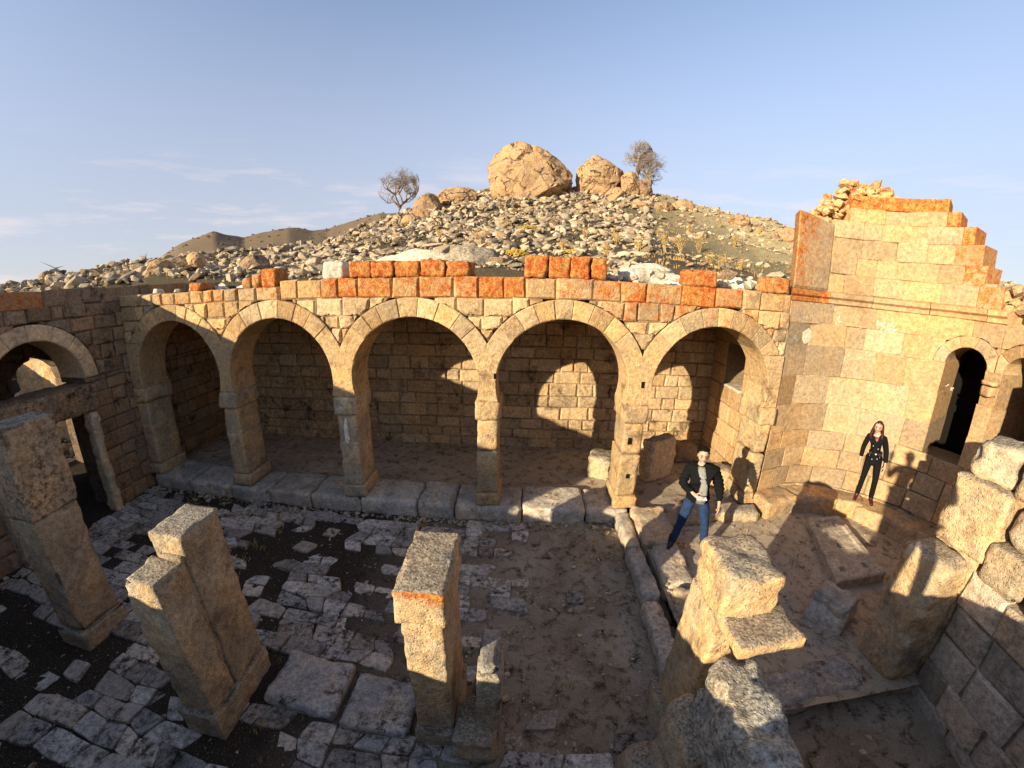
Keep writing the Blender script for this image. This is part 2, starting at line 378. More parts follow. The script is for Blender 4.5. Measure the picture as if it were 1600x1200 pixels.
def tube(mb, pts, rads, seg=8, tint=(.5, .3, 0, 0), cap=True):
    rings = []; vs = []; fs = []
    up = Vector((0, 0, 1))
    for i, p in enumerate(pts):
        p = Vector(p); d = (Vector(pts[min(i+1, len(pts)-1)])-Vector(pts[max(i-1, 0)])).normalized()
        a = d.cross(up if abs(d.z) < .95 else Vector((1, 0, 0))).normalized(); b = d.cross(a)
        for s in range(seg):
            t = 2*math.pi*s/seg; vs.append(p+(a*math.cos(t)+b*math.sin(t))*rads[i])
    for i in range(len(pts)-1):
        for s in range(seg): fs.append((i*seg+s, i*seg+(s+1) % seg, (i+1)*seg+(s+1) % seg, (i+1)*seg+s))
    if cap: fs += [tuple(range(seg))[::-1], tuple((len(pts)-1)*seg+s for s in range(seg))]
    mb.add(vs, fs, tint)
#PART2
# ------------------------------------------------------------------ terrain
def lerp(x, tab):
    if x <= tab[0][0]: return tab[0][1]
    for (a, va), (b, vb) in zip(tab, tab[1:]):
        if x <= b: t = (x-a)/(b-a); return va+(vb-va)*t
    return tab[-1][1]
SKY_NEAR = [(-180, 0), (-75, .5), (-63, 1.6), (-58, 2.4), (-52, 3.2), (-46, 4.1), (-36, 4.4), (-28, 5.2), (-22, 7.4), (-17, 9.2), (-12, 11.3), (-5, 12.6), (2, 13), (17, 12.6), (24, 11.1), (35, 8.8), (45, 6.8), (59, 3.7), (75, 1), (180, 0)]
SKY_FAR = [(-180, 0), (-55, .3), (-48, 3.6), (-45, 5.4), (-41, 6.9), (-37.5, 6.1), (-36, 6.5), (-32, 7.3), (-29, 6.9), (-27, 7.0), (-20, 9.2), (-10, 9), (60, 2.2), (75, .5), (180, 0)]
FX0, FX1, FY0, FY1 = -12.0, 9.5, -2.2, 9.75
def terrain_z(x, y):
    if FX0 < x < FX1 and FY0 < y < FY1: return -.25
    r = math.hypot(x, y); a = math.degrees(math.atan2(x, y))
    s = max(0, min(1, (r-7)/27)); s = s**.8
    peak = r*math.tan(R(lerp(a, SKY_NEAR)*s))
    if -19 < x < FX0+.01 and y < 9.4: return max(-.25, -.25+(-16-x)*1.2) if y > -2 else -.25
    base = 4.15 if y > 2 else (4.15*max(0, min(1, (y+8)/10)))
    if abs(x) > 14 and y < 9: base *= max(0, 1-(abs(x)-14)/30)
    if r < 34: z = base+peak
    else:
        k = max(0, 1-(r-34)/30); z34 = 4.15+34*math.tan(R(lerp(a, SKY_NEAR)))
        z = z34*k*k*(3-2*k) + 2*(1-k)
        if y < 9: z = min(z, base+peak)
    z += fbm(x*.35, y*.35, 1)*min(.35, .03*r if y > 9 else .15) if r < 90 else 0
    return z
def axis(lo, hi, dense_lo, dense_hi, step, extra):
    a = []; x = dense_lo
    while x <= dense_hi+1e-6: a.append(x); x += step
    g = step
    x = dense_hi
    while x < hi: g *= 1.12; x += g; a.append(x)
    g = step; x = dense_lo
    while x > lo: g *= 1.12; x -= g; a.append(x)
    a = [v for v in a if all(abs(v-e) > step*.4 for e in extra)] + list(extra)
    return sorted(a)
xs = axis(-2500, 2500, -26, 30, .5, (FX0-.02, FX0+.02, FX1-.02, FX1+.02))
ys = axis(-300, 2600, -4, 44, .45, (FY0-.02, FY0+.02, FY1-.02, FY1+.02))
mb = MB(); nx = len(xs)
mb.v = [(x, y, terrain_z(x, y)) for y in ys for x in xs]; mb.t = [(.5, .3, 0, 0)]*len(mb.v)
mb.f = [(j*nx+i, j*nx+i+1, (j+1)*nx+i+1, (j+1)*nx+i) for j in range(len(ys)-1) for i in range(nx-1)]
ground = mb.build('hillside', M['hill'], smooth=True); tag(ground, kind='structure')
ground.data.materials.append(M['far'])
for p in ground.data.polygons:
    if p.center.length > 95: p.material_index = 1

mb = MB(); aa_ = [-60+i*.35 for i in range(175)]; rr_ = [130+i*9 for i in range(32)]
def ridge_z(a, r):
    q = math.exp(-((r-290)/70)**2); return 1.5+q*(290*math.tan(R(lerp(a, SKY_FAR)))+2.2)*min(1, max(0, (a+58)/8)) + q*(fbm(r*math.sin(R(a))*.02, r*.012, 3)*3.0+fbm(r*math.sin(R(a))*.09, r*.07, 5)*.8) - (1-q)*3
for r in rr_:
    for a in aa_: mb.v.append((r*math.sin(R(a)), r*math.cos(R(a)), ridge_z(a, r))); mb.t.append((.5, .3, 0, 0))
n_ = len(aa_); mb.f = [(j*n_+i, j*n_+i+1, (j+1)*n_+i+1, (j+1)*n_+i) for j in range(len(rr_)-1) for i in range(n_-1)]
tag(mb.build('far_hills', M['far'], smooth=True), kind='structure')
# floors inside the ruin
def floor(name, x0, x1, y0, y1, z, mat, step=.08, amp=.02):
    mb = MB(); nx = int((x1-x0)/step)+1; ny = int((y1-y0)/step)+1
    for j in range(ny):
        for i in range(nx):
            x, y = x0+(x1-x0)*i/(nx-1), y0+(y1-y0)*j/(ny-1); mb.v.append((x, y, z+fbm(x*1.7, y*1.7, z)*amp+fbm(x*9, y*9, z, 2)*amp*.3))
    mb.t = [(.5, .3, 0, 0)]*len(mb.v)
    mb.f = [(j*nx+i, j*nx+i+1, (j+1)*nx+i+1, (j+1)*nx+i) for j in range(ny-1) for i in range(nx-1)]
    return tag(mb.build(name, mat, smooth=True), kind='structure')
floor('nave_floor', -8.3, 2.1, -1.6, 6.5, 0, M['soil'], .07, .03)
floor('aisle_floor', -8.3, 5.2, 6.9, 9.6, .2, M['dust'], .12, .03)
floor('chancel_floor', 2.05, 7.9, 2.3, 6.9, .22, M['dust'], .07, .03)
floor('side_chapel_floor', 2.05, 4.9, -1.6, 2.45, .03, M['soil'], .08, .04)
floor('porch_floor', -11.9, -8.2, -1.6, 9.6, .0, M['soil'], .25, .03)

# ------------------------------------------------------------------ north arcade
YF, DEP = 6.35, .7
CX = [-6.8, -4.36, -1.81, .65, 3.24]; ZC, RI, RO = 2.55, 1.09, 1.40
PX = [-8.0, -5.6, -3.08, -.57, 1.92, 4.42]          # pier centres
def fN(u, v, d): return (u, YF+d, v)
def arc_tint(u, v):
    lich = max(0, min(1, (v-3.3)*.9))*(.4 if u < -3.2 else .85)
    if u < -6.6: lich *= .2
    if u > 1 and v > 3.2: lich = min(1, lich+.15)
    return (rnd(.25, .95), rnd(.05, .85), lich*(.35+.6*max(0, min(1, .5+1.6*noise.noise(Vector((u*1.1, v*1.4, 4)))))+rnd(-.1, .1)), rnd(0, .3) if random.random() < .4 else 0)
arc = empty('arcade_wall', (-1.9, YF+.35, .3), 'long roofless stone arcade of five round arches with orange lichened top stones', 'arcade')
for i, px in enumerate(PX):
    mb = MB(); w = .36 if 0 < i < 5 else .38
    x0, x1 = px-w/2, px+w/2
    if i == 0: x0, x1 = -8.2, -7.86
    if i == 5: x0, x1 = 4.3, 4.56
    cxm, ww = (x0+x1)/2, x1-x0
    tt = (rnd(.45, .6), rnd(.25, .5), 0, .05)
    add_rock(mb, (cxm, YF+DEP/2, .3), (ww+.08, DEP+.08, .24), tint=tt, rad=.03, amp=.012)
    add_rock(mb, (cxm+rnd(-.01, .01), YF+DEP/2, .54), (ww, DEP, rnd(.8, .9)), tint=tt, rad=.02, amp=.01, chip=.03)
    h2 = 1.38
    add_rock(mb, (cxm, YF+DEP/2, h2), (ww-.01, DEP-.01, 1.93-h2), tint=(tt[0]*1.05, tt[1], 0, .05), rad=.02, amp=.01, chip=.03)
    mb.build('pier', M['pier' if i < 3 else 'arcade'], arc, smooth=True)
    cb = MB(); add_rock(cb, (cxm, YF+DEP/2, 1.93), (ww+.07, DEP+.08, .33), tint=tt, rad=.03, amp=.014, chip=.05); cb.build('capital', M['pier' if i < 3 else 'arcade'], arc, smooth=True)
    # springer: the solid stone between two openings
    mb = MB(); poly = []
    zt = ZC+RI*math.sin(R(42))
    K = 9
    if i > 0:
        c = CX[i-1]
        left = [(c+math.sqrt(max(0, RI**2-(z-ZC)**2)), z) for z in [2.26+(zt-2.26)*k/K for k in range(K+1)]]
    else: left = [(-8.2, 2.26), (-8.2, zt)]
    if i < 5:
        c = CX[i]
        right = [(c-math.sqrt(max(0, RI**2-(z-ZC)**2)), z) for z in [2.26+(zt-2.26)*k/K for k in range(K+1)]]
    else: right = [(4.58, 2.26), (4.58, zt)]
    if i == 0: topm = []
    ztop = zt
    poly = right + left[::-1]
    if 0 < i < 5:
        a, b = CX[i-1], CX[i]
        ea = [(a+RO*math.cos(R(t)), ZC+RO*math.sin(R(t))) for t in (42, 38, 34, 30)]
        eb = [(b-RO*math.cos(R(t)), ZC+RO*math.sin(R(t))) for t in (30, 34, 38, 42)]
        poly = right + [p for p in eb if p[0] > (a+b)/2+.01][::-1] + [((a+b)/2, ZC+math.sqrt(RO**2-((b-a)/2)**2))] + [p for p in ea if p[0] < (a+b)/2-.01][::-1] + left[::-1]
    prism(mb, poly, fN, -.012, DEP, .012, (rnd(.5, .65), rnd(.35, .6), .12 if i > 2 else 0, 0)) if i in (1, 2, 3, 4) else None
    if i in (0, 5):
        zz = [2.26, 2.6, 2.95, 3.2]
        for a, b in zip(zz, zz[1:]):
            K = 3; seq = [a+(b-a)*k/K for k in range(K+1)]
            if i == 0:
                e = [(CX[0]-math.sqrt(RI**2-(z-ZC)**2), z) for z in seq]; p = [(-8.2, a)]+e+[(-8.2, b)]
            else:
                e = [(CX[4]+math.sqrt(RI**2-(z-ZC)**2), z) for z in seq][::-1]; p = [(4.58, a), (4.58, b)]+e
            prism(mb, p, fN, -.01, DEP, .012, (rnd(.45, .65), rnd(.3, .6), 0, 0))
        s_ = -1 if i == 0 else 1; c = CX[0] if i == 0 else CX[4]
        wedge = [(c+s_*r*math.cos(R(t)), ZC+r*math.sin(R(t))) for r, t in ((RI, 36.6), (RI, 39), (RI, 42), (RO, 42), (RO, 35), (RO, 28.2))]
        if i == 0: wedge = wedge[::-1]
        prism(mb, wedge[::-1] if i == 0 else wedge, fN, -.01, DEP, .01, (.55, .5, .1, 0)) if i else prism(mb, wedge, fN, -.01, DEP, .01, (.5, .4, 0, 0))
    mb.build('springer', M['arcade'], arc)
for i, c in enumerate(CX):
    mb = MB(); lo = (PX[i]+PX[i-1+1])/2 if 0 else PX[i]; hi = PX[i+1]
    voussoirs(mb, fN, c, ZC, RI, RO, 42, 138, random.choice((6, 7, 7)), DEP, arc_tint, umin=lo if i > 0 else -8.2, umax=hi if i < 4 else 4.58)
    mb.build('arch_ring', M['arcade'], arc)
mb = MB()
ops = [(c, RI, -1, ZC, RO+.012) for c in CX]
courses(mb, fN, [3.2, 3.45, 3.66, 3.95], lambda a, b: (-8.2, 4.58), ops, DEP, (.2, .52), bevel=.032, j=.02, tintf=arc_tint)
mb.build('spandrel_masonry', M['arcade'], arc)
# coping courses, each loose-edged block individually sized, top broken into steps
mb = MB()
courses(mb, fN, [3.95, 4.27], lambda a, b: (-4.2, 4.58), [], DEP*.6, (.3, .62), bevel=.035, j=.016, tintf=lambda u, v: (rnd(.4, .65), rnd(.3, .8), max(.1, min(1, .62+1.2*noise.noise(Vector((u*.9, 1, 2)))+rnd(-.15, .15))), .1), full=True)
courses(mb, fN, [3.95, 4.17], lambda a, b: (-8.2, -4.2), [], DEP*.6, (.24, .42), bevel=.035, j=.014, tintf=lambda u, v: (rnd(.45, .7), rnd(.3, .7), rnd(.1, .6), .05), full=True)
mb.build('coping_course', M['arcade'], arc)
mb = MB()
for x0, x1, zt, n, l in ((-2.86, -.84, 4.53, 5, 1), (-.01, 1.27, 4.61, 4, 1.05), (2.64, 3.12, 4.55, 1, 1.1), (4.12, 4.52, 4.52, 1, .8)):
    w = [rnd(.8, 1.25) for _ in range(n)]; s = sum(w); x = x0
    for k in w:
        d = (x1-x0)*k/s
        add_rock(mb, (x+d/2, YF+.25, 4.275), (d-.015, .52, zt-4.275+rnd(-.02, .02)), rot=rnd(-.03, .03), tint=(rnd(.4, .6), rnd(.4, .9), l*rnd(.7, 1), .08), rad=.02, amp=.018, cell=.035, freq=11, chip=.04); x += d
for x, zt, w in ((-4.88, 4.36, .2), (-4.66, 4.42, .22), (-4.4, 4.5, .3)):
    add_rock(mb, (x, YF+.22, 4.17 if x < -4.2 else 4.27), (w, .45, zt-4.17), tint=(.5, .7, rnd(.6, .9), .05), rad=.03, amp=.015, chip=.04)
add_rock(mb, (-6.13, YF+.25, 4.17), (.3, .4, .16), tint=(.5, .5, .7, .05), rad=.04, amp=.02)
mb.build('capstone', M['arcade'], arc, smooth=True)
# putlog holes drawn as painted-shade patches and a pale stain on the piers
mb = MB()
for x, z, w, h in ((1.86, 1.62, .05, .12), (1.98, 2.62, .05, .1), (1.9, .95, .04, .07), (-.45, 2.7, .03, .09)):
    prism(mb, jit([(x-w/2, z-h/2), (x+w/2, z-h/2), (x+w/2, z+h/2), (x-w/2, z+h/2)], .008), fN, -.026, .02, .001, (.1, .1, 0, .5))
mb.build('hole_shade', M['painted_shade'], arc)
mb = MB(); pts = [(-3.1+.06*math.cos(t*.52)*rnd(.5, 1.2), 1.6+.27*math.sin(t*.52)*rnd(.7, 1.15)) for t in range(12)]
prism(mb, pts, fN, -.018, .0, .001, (1, 0, 0, .25)); mb.build('pale_stain', M['white'], arc)
# rubble core behind the facing
mb = MB()
for k in range(240):
    x = rnd(-8, 4.6); y = rnd(6.78, 7.25); z = 4.02+rnd(-.1, .2)
    if x > 1.3: z += rnd(.0, .25)
    add_hull(mb, (x, y, z), rnd(.15, .34), tint=(rnd(.3, .9), rnd(0, .4), 0, 0))
mb.build('rubble_core', M['white'], arc)

# loose pale blocks lying on the wall head
def stone_thing(name, loc, dims, label, cat, mat, group=None, rot=0, **kw):
    mb = MB(); add_rock(mb, loc, dims, rot=rot, **kw); return tag(mb.build(name, mat, smooth=True), label, cat, group)
stone_thing('loose_block', (-3.28, 6.75, 4.27), (.42, .32, .3), 'pale grey worn block sitting on the arcade top left of the orange capstones', 'stone block', M['white'], tint=(.55, 0, 0, 0), rad=.06, amp=.02, chip=.06)
stone_thing('loose_block', (2.0, 7.05, 4.25), (.75, .4, .27), 'long pale rounded block lying behind the arcade top near its right end', 'stone block', M['white'], tint=(.5, .1, 0, .1), rad=.1, amp=.03)
mb = MB(); add_hull(mb, (3.85, 7.5, 4.55), (.55, .4, .45), (.5, .5, .2, .1)); tag(mb.build('round_stone', M['boulder']), 'brown rounded stone on the rubble beside the apse wall', 'stone')
mb = MB()
for k in range(150):
    x = rnd(1.9, 5.0); y = 7.3+rnd(0, 1.4); t = (x-1.9)/3
    add_hull(mb, (x, y, 4.1+t*.25*rnd(.4, 1.2)+(y-7.3)*.18), rnd(.15, .4), tint=(rnd(.5, 1), rnd(0, .3), 0, 0))
tag(mb.build('mortar_rubble', M['white']), 'heap of whitish mortar rubble between the arcade top and the apse wall', 'rubble', kind='stuff')

# ------------------------------------------------------------------ stylobate under the arcade
kb = empty('stylobate', (-3, 6.5, 0), 'low stone kerb carrying the piers of the north arcade', 'kerb')
x = -8.1; mb = MB()
while x < 1.9:
    w = min(rnd(.6, 1.25), 2.0-x)
    add_rock(mb, (x+w/2, 6.28+.42+rnd(-.03, .03), -.05), (w-.02, .86, .35+rnd(-.02, .02)), tint=(rnd(.45, .75), rnd(0, .35), 0, .08), rad=.04, amp=.018, cell=.06, chip=.06); x += w
mb.build('kerb_stones', M['kerb'], kb, smooth=True)

# ------------------------------------------------------------------ aisle behind the arcade
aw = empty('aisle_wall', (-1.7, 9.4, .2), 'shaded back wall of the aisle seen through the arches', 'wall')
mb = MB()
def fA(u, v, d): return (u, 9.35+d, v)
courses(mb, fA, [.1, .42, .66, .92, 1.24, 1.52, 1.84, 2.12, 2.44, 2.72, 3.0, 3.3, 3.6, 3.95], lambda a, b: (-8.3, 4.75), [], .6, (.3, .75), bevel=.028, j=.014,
        tintf=lambda u, v: (rnd(.35, .75), rnd(.2, .6), 0, rnd(.0, .25) + (.45 if u < -3.5 and v < 2 else 0)), mortar=(.05, .2, 0, .7))  # lower left bays darkened by tint: their shade is put into the colour
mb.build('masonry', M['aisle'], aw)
# east end wall of the aisle, with a small window
ew = empty('aisle_end_wall', (4.9, 8.2, .2), 'short sunlit end wall inside the fifth arch with a dark window', 'wall')
mb = MB()
def fE(u, v, d): return (4.68+d, -u, v)      # u = -y so that the face looks towards -x
courses(mb, fE, [.1, .5, .9, 1.3, 1.7, 2.1], lambda a, b: (-9.35, -7.06), [], .6, (.35, .6), bevel=.016, j=.006, tintf=lambda u, v: (rnd(.45, .7), rnd(.4, .8), 0, 0))
courses(mb, fE, [2.1, 2.55, 3.1], lambda a, b: (-9.35, -7.06), [(-8.25, .42, 2.1, 3.1, 0)], .6, (.35, .6), bevel=.016, j=.006, tintf=lambda u, v: (rnd(.45, .7), rnd(.4, .8), 0, 0))
courses(mb, fE, [3.1, 3.5, 3.95], lambda a, b: (-9.35, -7.06), [], .6, (.5, .9), bevel=.016, j=.006, tintf=lambda u, v: (rnd(.45, .7), rnd(.4, .8), 0, 0))
mb.build('masonry', M['apse'], ew)
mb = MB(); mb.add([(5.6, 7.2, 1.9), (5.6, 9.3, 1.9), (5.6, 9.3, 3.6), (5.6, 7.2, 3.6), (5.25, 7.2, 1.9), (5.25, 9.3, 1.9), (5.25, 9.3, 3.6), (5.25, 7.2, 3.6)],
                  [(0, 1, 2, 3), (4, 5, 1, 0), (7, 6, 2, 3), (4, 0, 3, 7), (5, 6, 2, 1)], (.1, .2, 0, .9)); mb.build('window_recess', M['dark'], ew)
mb = MB(); add_rock(mb, (4.95, 8.25, 2.1), (.62, .84, .06), tint=(.7, .2, 0, 0), rad=.015, amp=.006); mb.build('window_sill', M['kerb'], ew, smooth=True)
# vault over the aisle (quarter barrel) covered by earth and stones
mb = MB(); K = 10
xsv = [-8.9+i*.35 for i in range(41)]
for x in xsv:
    for k in range(K+1):
        t = k/K; y = 6.95+2.45*t; z = 3.32+.52*math.sin(math.pi*min(1, t*.98)*.5+math.pi/2*0)*0 + .5*math.cos(t*math.pi/2)
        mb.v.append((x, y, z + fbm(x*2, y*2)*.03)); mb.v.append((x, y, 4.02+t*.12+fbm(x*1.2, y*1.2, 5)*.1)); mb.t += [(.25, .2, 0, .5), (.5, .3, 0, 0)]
W = 2*(K+1)
for i in range(len(xsv)-1):
    for k in range(K):
        a = i*W+2*k; b = a+W
        mb.f += [(a, a+2, b+2, b), (a+1, b+1, b+3, a+3)]
for i in range(len(xsv)-1):
    a = i*W; b = a+W; mb.f += [(a, b, b+1, a+1), (a+2*K, a+2*K+1, b+2*K+1, b+2*K)]
for i in (0, len(xsv)-1):
    a = i*W; mb.f += [(a+2*k, a+2*k+1, a+2*k+3, a+2*k+2) for k in range(K)]
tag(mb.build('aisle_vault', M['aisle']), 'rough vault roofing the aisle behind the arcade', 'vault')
stone_thing('fallen_slab', (2.95, 7.75, .2), (.75, .3, .95), 'upright pale slab standing in the aisle right of the fourth pier', 'stone slab', M['pillar'], rot=.5, tint=(.95, .5, 0, 0), rad=.04, amp=.03, chip=.06)  # tint lightened to stand for sunlight on the slab
stone_thing('fallen_block', (1.75, 7.9, .2), (.5, .6, .5), 'rough block on the aisle floor left of the fifth arch pier', 'stone block', M['pillar'], rot=-.4, tint=(.6, .3, 0, 0), rad=.08, amp=.03, chip=.06)
stone_thing('fallen_block', (3.9, 8.7, .2), (.6, .5, .42), 'shaded low block at the far corner inside the fifth arch', 'stone block', M['dark'], rot=.2, tint=(.5, .3, 0, .2), rad=.08, amp=.03)
stone_thing('fallen_block', (4.25, 7.35, .2), (.42, .5, .45), 'broken reddish block at the foot of the aisle end wall', 'stone block', M['pillar'], rot=.9, tint=(.6, .9, .3, .1), rad=.06, amp=.03, chip=.08)

# ------------------------------------------------------------------ west wall
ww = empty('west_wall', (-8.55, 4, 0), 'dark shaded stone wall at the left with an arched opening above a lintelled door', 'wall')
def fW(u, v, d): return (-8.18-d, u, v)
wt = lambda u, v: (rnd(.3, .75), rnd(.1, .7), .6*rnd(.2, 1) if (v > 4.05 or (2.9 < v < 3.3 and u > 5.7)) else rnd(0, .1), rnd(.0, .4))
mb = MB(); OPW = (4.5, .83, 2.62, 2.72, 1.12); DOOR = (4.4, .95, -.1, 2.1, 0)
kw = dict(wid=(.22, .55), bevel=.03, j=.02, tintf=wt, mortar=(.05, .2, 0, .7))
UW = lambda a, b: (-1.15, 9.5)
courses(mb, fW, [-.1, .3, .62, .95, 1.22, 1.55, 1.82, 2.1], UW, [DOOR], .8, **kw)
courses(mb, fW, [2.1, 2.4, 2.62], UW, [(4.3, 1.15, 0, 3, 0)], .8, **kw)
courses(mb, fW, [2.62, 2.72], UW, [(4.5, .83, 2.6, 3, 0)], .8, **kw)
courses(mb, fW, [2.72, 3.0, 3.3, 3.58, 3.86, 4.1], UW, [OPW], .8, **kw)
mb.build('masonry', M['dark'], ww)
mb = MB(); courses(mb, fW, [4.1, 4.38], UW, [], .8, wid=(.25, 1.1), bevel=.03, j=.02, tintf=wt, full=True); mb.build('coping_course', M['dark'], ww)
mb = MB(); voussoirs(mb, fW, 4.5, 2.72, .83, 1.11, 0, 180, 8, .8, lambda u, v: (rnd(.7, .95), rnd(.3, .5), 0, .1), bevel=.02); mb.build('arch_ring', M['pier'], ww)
mb = MB(); add_rock(mb, (-8.5, 4.3, 2.1), (.86, 2.3, .5), tint=(.5, .3, 0, .4), rad=.03, amp=.03, chip=.05); mb.build('lintel', M['dark'], ww, smooth=True)
for y in (5.22, 3.38):
    mb = MB(); add_rock(mb, (-8.12, y, 0), (.3, .16, 2.1), tint=(.85, .3, 0, .25), rad=.04, amp=.03, chip=.1); mb.build('door_jamb', M['pier'], ww, smooth=True)
# porch beyond: back wall with a doorway to the open, and its roof
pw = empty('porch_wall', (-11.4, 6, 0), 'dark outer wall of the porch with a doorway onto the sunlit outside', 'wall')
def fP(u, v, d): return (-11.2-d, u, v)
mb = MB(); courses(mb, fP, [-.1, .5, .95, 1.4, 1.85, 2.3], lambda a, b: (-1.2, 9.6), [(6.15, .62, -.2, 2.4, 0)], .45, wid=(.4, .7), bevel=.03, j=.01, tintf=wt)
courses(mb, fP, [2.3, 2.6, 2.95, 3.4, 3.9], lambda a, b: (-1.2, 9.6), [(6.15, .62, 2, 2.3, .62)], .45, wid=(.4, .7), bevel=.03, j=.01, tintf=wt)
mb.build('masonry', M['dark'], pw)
mb = MB()
add_rock(mb, (-10.3, 4.2, 3.75), (3.0, 10.8, .35), tint=(.4, .3, 0, .4), rad=.06, amp=.04, cell=.25)
tag(mb.build('porch_roof', M['dark'], smooth=True), 'stone roof of the dark porch behind the west wall', 'roof')
stone_thing('outer_block', (-14.2, 8.7, -.3), (4.6, .8, 2.75), 'bright sunlit masonry seen outside through the porch door', 'stone block', M['arcade'], tint=(.7, .5, 0, 0), rad=.15, amp=.05)
#PART3
# ------------------------------------------------------------------ apse and chancel
AC, AR, AL = (5.35, 4.44), 2.2, .81
def fApse(u, v, d):
    if u < AL:
        k = u/AL; x = 4.58+(5.35-4.58)*k; y = 6.38+(6.64-6.38)*k; nx_, ny_ = .5, .85
        nx_ *= 1-k; ny_ += .15*k
        return (x+nx_*d*.9, y+ny_*d, v)
    a = math.pi/2-(u-AL)/AR
    return (AC[0]+(AR+d)*math.cos(a), AC[1]+(AR+d)*math.sin(a), v)
def u_of_az(azd):
    best = min((abs(math.degrees(math.atan2(*fApse(u*.01, 0, 0)[:2]))-azd), u*.01) for u in range(0, 520)); return best[1]
UA = {a: u_of_az(a) for a in (40.5, 41.7, 42.5, 49, 51.7, 52.9, 54.9, 55.9, 57.6, 58.6)}
apse = empty('apse_wall', (6.8, 6.4, .2), 'tall curved wall of smooth golden ashlar with cornice and broken stepped top at the right', 'wall')
WIN = [(AL+R(90-17)*AR, .33, 1.75, 3.4, .53), (AL+R(90+6.5)*AR, .33, 1.75, 3.4, .53), (AL+R(90+30)*AR, .33, 1.75, 3.4, .53)]
at_ = lambda u, v: (rnd(.3, .8), rnd(.0, .8), .1 if random.random() < .1 else 0, rnd(0, .2) if random.random() < .3 else 0)
mb = MB(); UAp = lambda a, b: (0, AL+R(178)*AR)
kw = dict(wid=(.34, .85), bevel=.012, j=.011, tintf=at_, mortar=(.05, .3, 0, .6))
courses(mb, fApse, [.2, .58, .98, 1.38, 1.75], UAp, [], .7, **kw)
courses(mb, fApse, [1.75, 2.28, 2.84, 3.4], UAp, WIN, 1.35, full=True, **kw)
courses(mb, fApse, [3.4, 3.8, 4.17], UAp, WIN, 1.35, full=True, **kw)
mb.build('lower_masonry', M['apse'], apse)
for i, (uc, hw, zb, zs, Ro) in enumerate(WIN):
    mb = MB(); mid = AL+R(90+5.2-0)*AR
    voussoirs(mb, fApse, uc, zs, hw, Ro-.01, 0, 180, 5, 1.35, at_, umin=uc-(.44 if i else 9), umax=uc+.44, bevel=.012)
    mb.build('window_arch', M['apse'], apse)
    mb = MB(); p = [fApse(uc-hw-.03, zb, 0), fApse(uc+hw+.03, zb, 0)]
    if i:
        q = fApse(uc-.44, 0, -.01); add_rock(mb, (q[0]-.02, q[1], 3.02), (.16, .2, .16), rot=-R(12), tint=(.6, .6, 0, 0), rad=.02, amp=.006)
        for z in (3.2,): add_rock(mb, (q[0]-.03, q[1], z), (.14, .24, .07), rot=-R(12), tint=(.7, .5, 0, 0), rad=.015, amp=.005)
        mb.build('pier_capital', M['apse'], apse, smooth=True)
# added box behind the apse windows, painted black to stand for shade
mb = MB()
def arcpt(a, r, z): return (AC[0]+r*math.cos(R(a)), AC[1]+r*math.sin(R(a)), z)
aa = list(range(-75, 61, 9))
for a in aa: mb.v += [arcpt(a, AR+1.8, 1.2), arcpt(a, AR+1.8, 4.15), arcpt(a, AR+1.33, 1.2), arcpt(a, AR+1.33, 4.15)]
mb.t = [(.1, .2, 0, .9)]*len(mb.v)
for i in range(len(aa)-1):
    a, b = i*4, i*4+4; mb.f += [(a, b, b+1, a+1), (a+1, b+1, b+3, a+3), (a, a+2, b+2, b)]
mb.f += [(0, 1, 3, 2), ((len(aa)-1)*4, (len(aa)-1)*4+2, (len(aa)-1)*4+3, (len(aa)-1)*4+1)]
mb.build('shade_box', M['painted_shade'], apse)
# cornice: two stepped fascias
mb = MB(); u = 0.0
uend = UA[58.6]
prof = [(0, 4.17), (-.035, 4.19), (-.035, 4.25), (-.015, 4.262), (-.07, 4.30), (-.075, 4.375), (-.02, 4.395), (.6, 4.40), (.6, 4.17)]
while u < uend:
    w = min(rnd(.7, 1.1), uend-u); K = 5; t = (rnd(.45, .7), rnd(.4, .8), .75 if u < .5 else .1, 0); n0 = len(mb.v); dz = rnd(-.006, .006)
    vs = [fApse(u+.006+(w-.012)*k/K, z+dz, d) for k in range(K+1) for d, z in prof]; n = len(prof)
    fs = [(k*n+i, (k+1)*n+i, (k+1)*n+(i+1) % n, k*n+(i+1) % n) for k in range(K) for i in range(n)]
    fs += [tuple(range(n)), tuple(K*n+i for i in reversed(range(n)))]
    mb.add(vs, fs, t); u += w
mb.build('cornice', M['apse'], apse)
mb = MB()
poly = [(0.02, 4.40), (1.0, 4.40), (1.02, 5.6), (.4, 5.70), (.03, 5.72)]
prism(mb, poly, fApse, -.03, .5, .04, [(.6, .5, .55, 0), (.55, .2, .1, 0), (.55, .2, .15, 0), (.6, .5, .7, 0), (.6, .6, .75, 0)]*3+[(.55, .3, .4, 0)])
rowsU = [(4.40, 4.74, 1.02, 57.6), (4.74, 5.06, 1.02, 55.9), (5.06, 5.40, 1.02, 55.4), (5.40, 5.70, 1.03, 54.4), (5.70, 5.95, None, 52.9), (5.95, 6.18, None, 51.7)]
for z0, z1, ul, azr in rowsU:
    ul = UA[41.7] if ul is None else ul; ur = u_of_az(azr)
    orng = lambda u, v, ur=ur, z0=z0: (rnd(.4, .75), rnd(.3, .8), min(1, max(0, (.45-(ur-u))*2.2)+(1. if z0 > 5.9 else (.35 if z0 > 5.6 and u < 1.6 else 0))), rnd(0, .1))
    courses(mb, fApse, [z0, z1], lambda a, b: (ul, ur), [], .7, wid=(.3, .7), bevel=.014, j=.008, tintf=orng, full=True)
mb.build('upper_masonry', M['apse'], apse)
mb = MB()
uc_ = UA[42.5]+.12
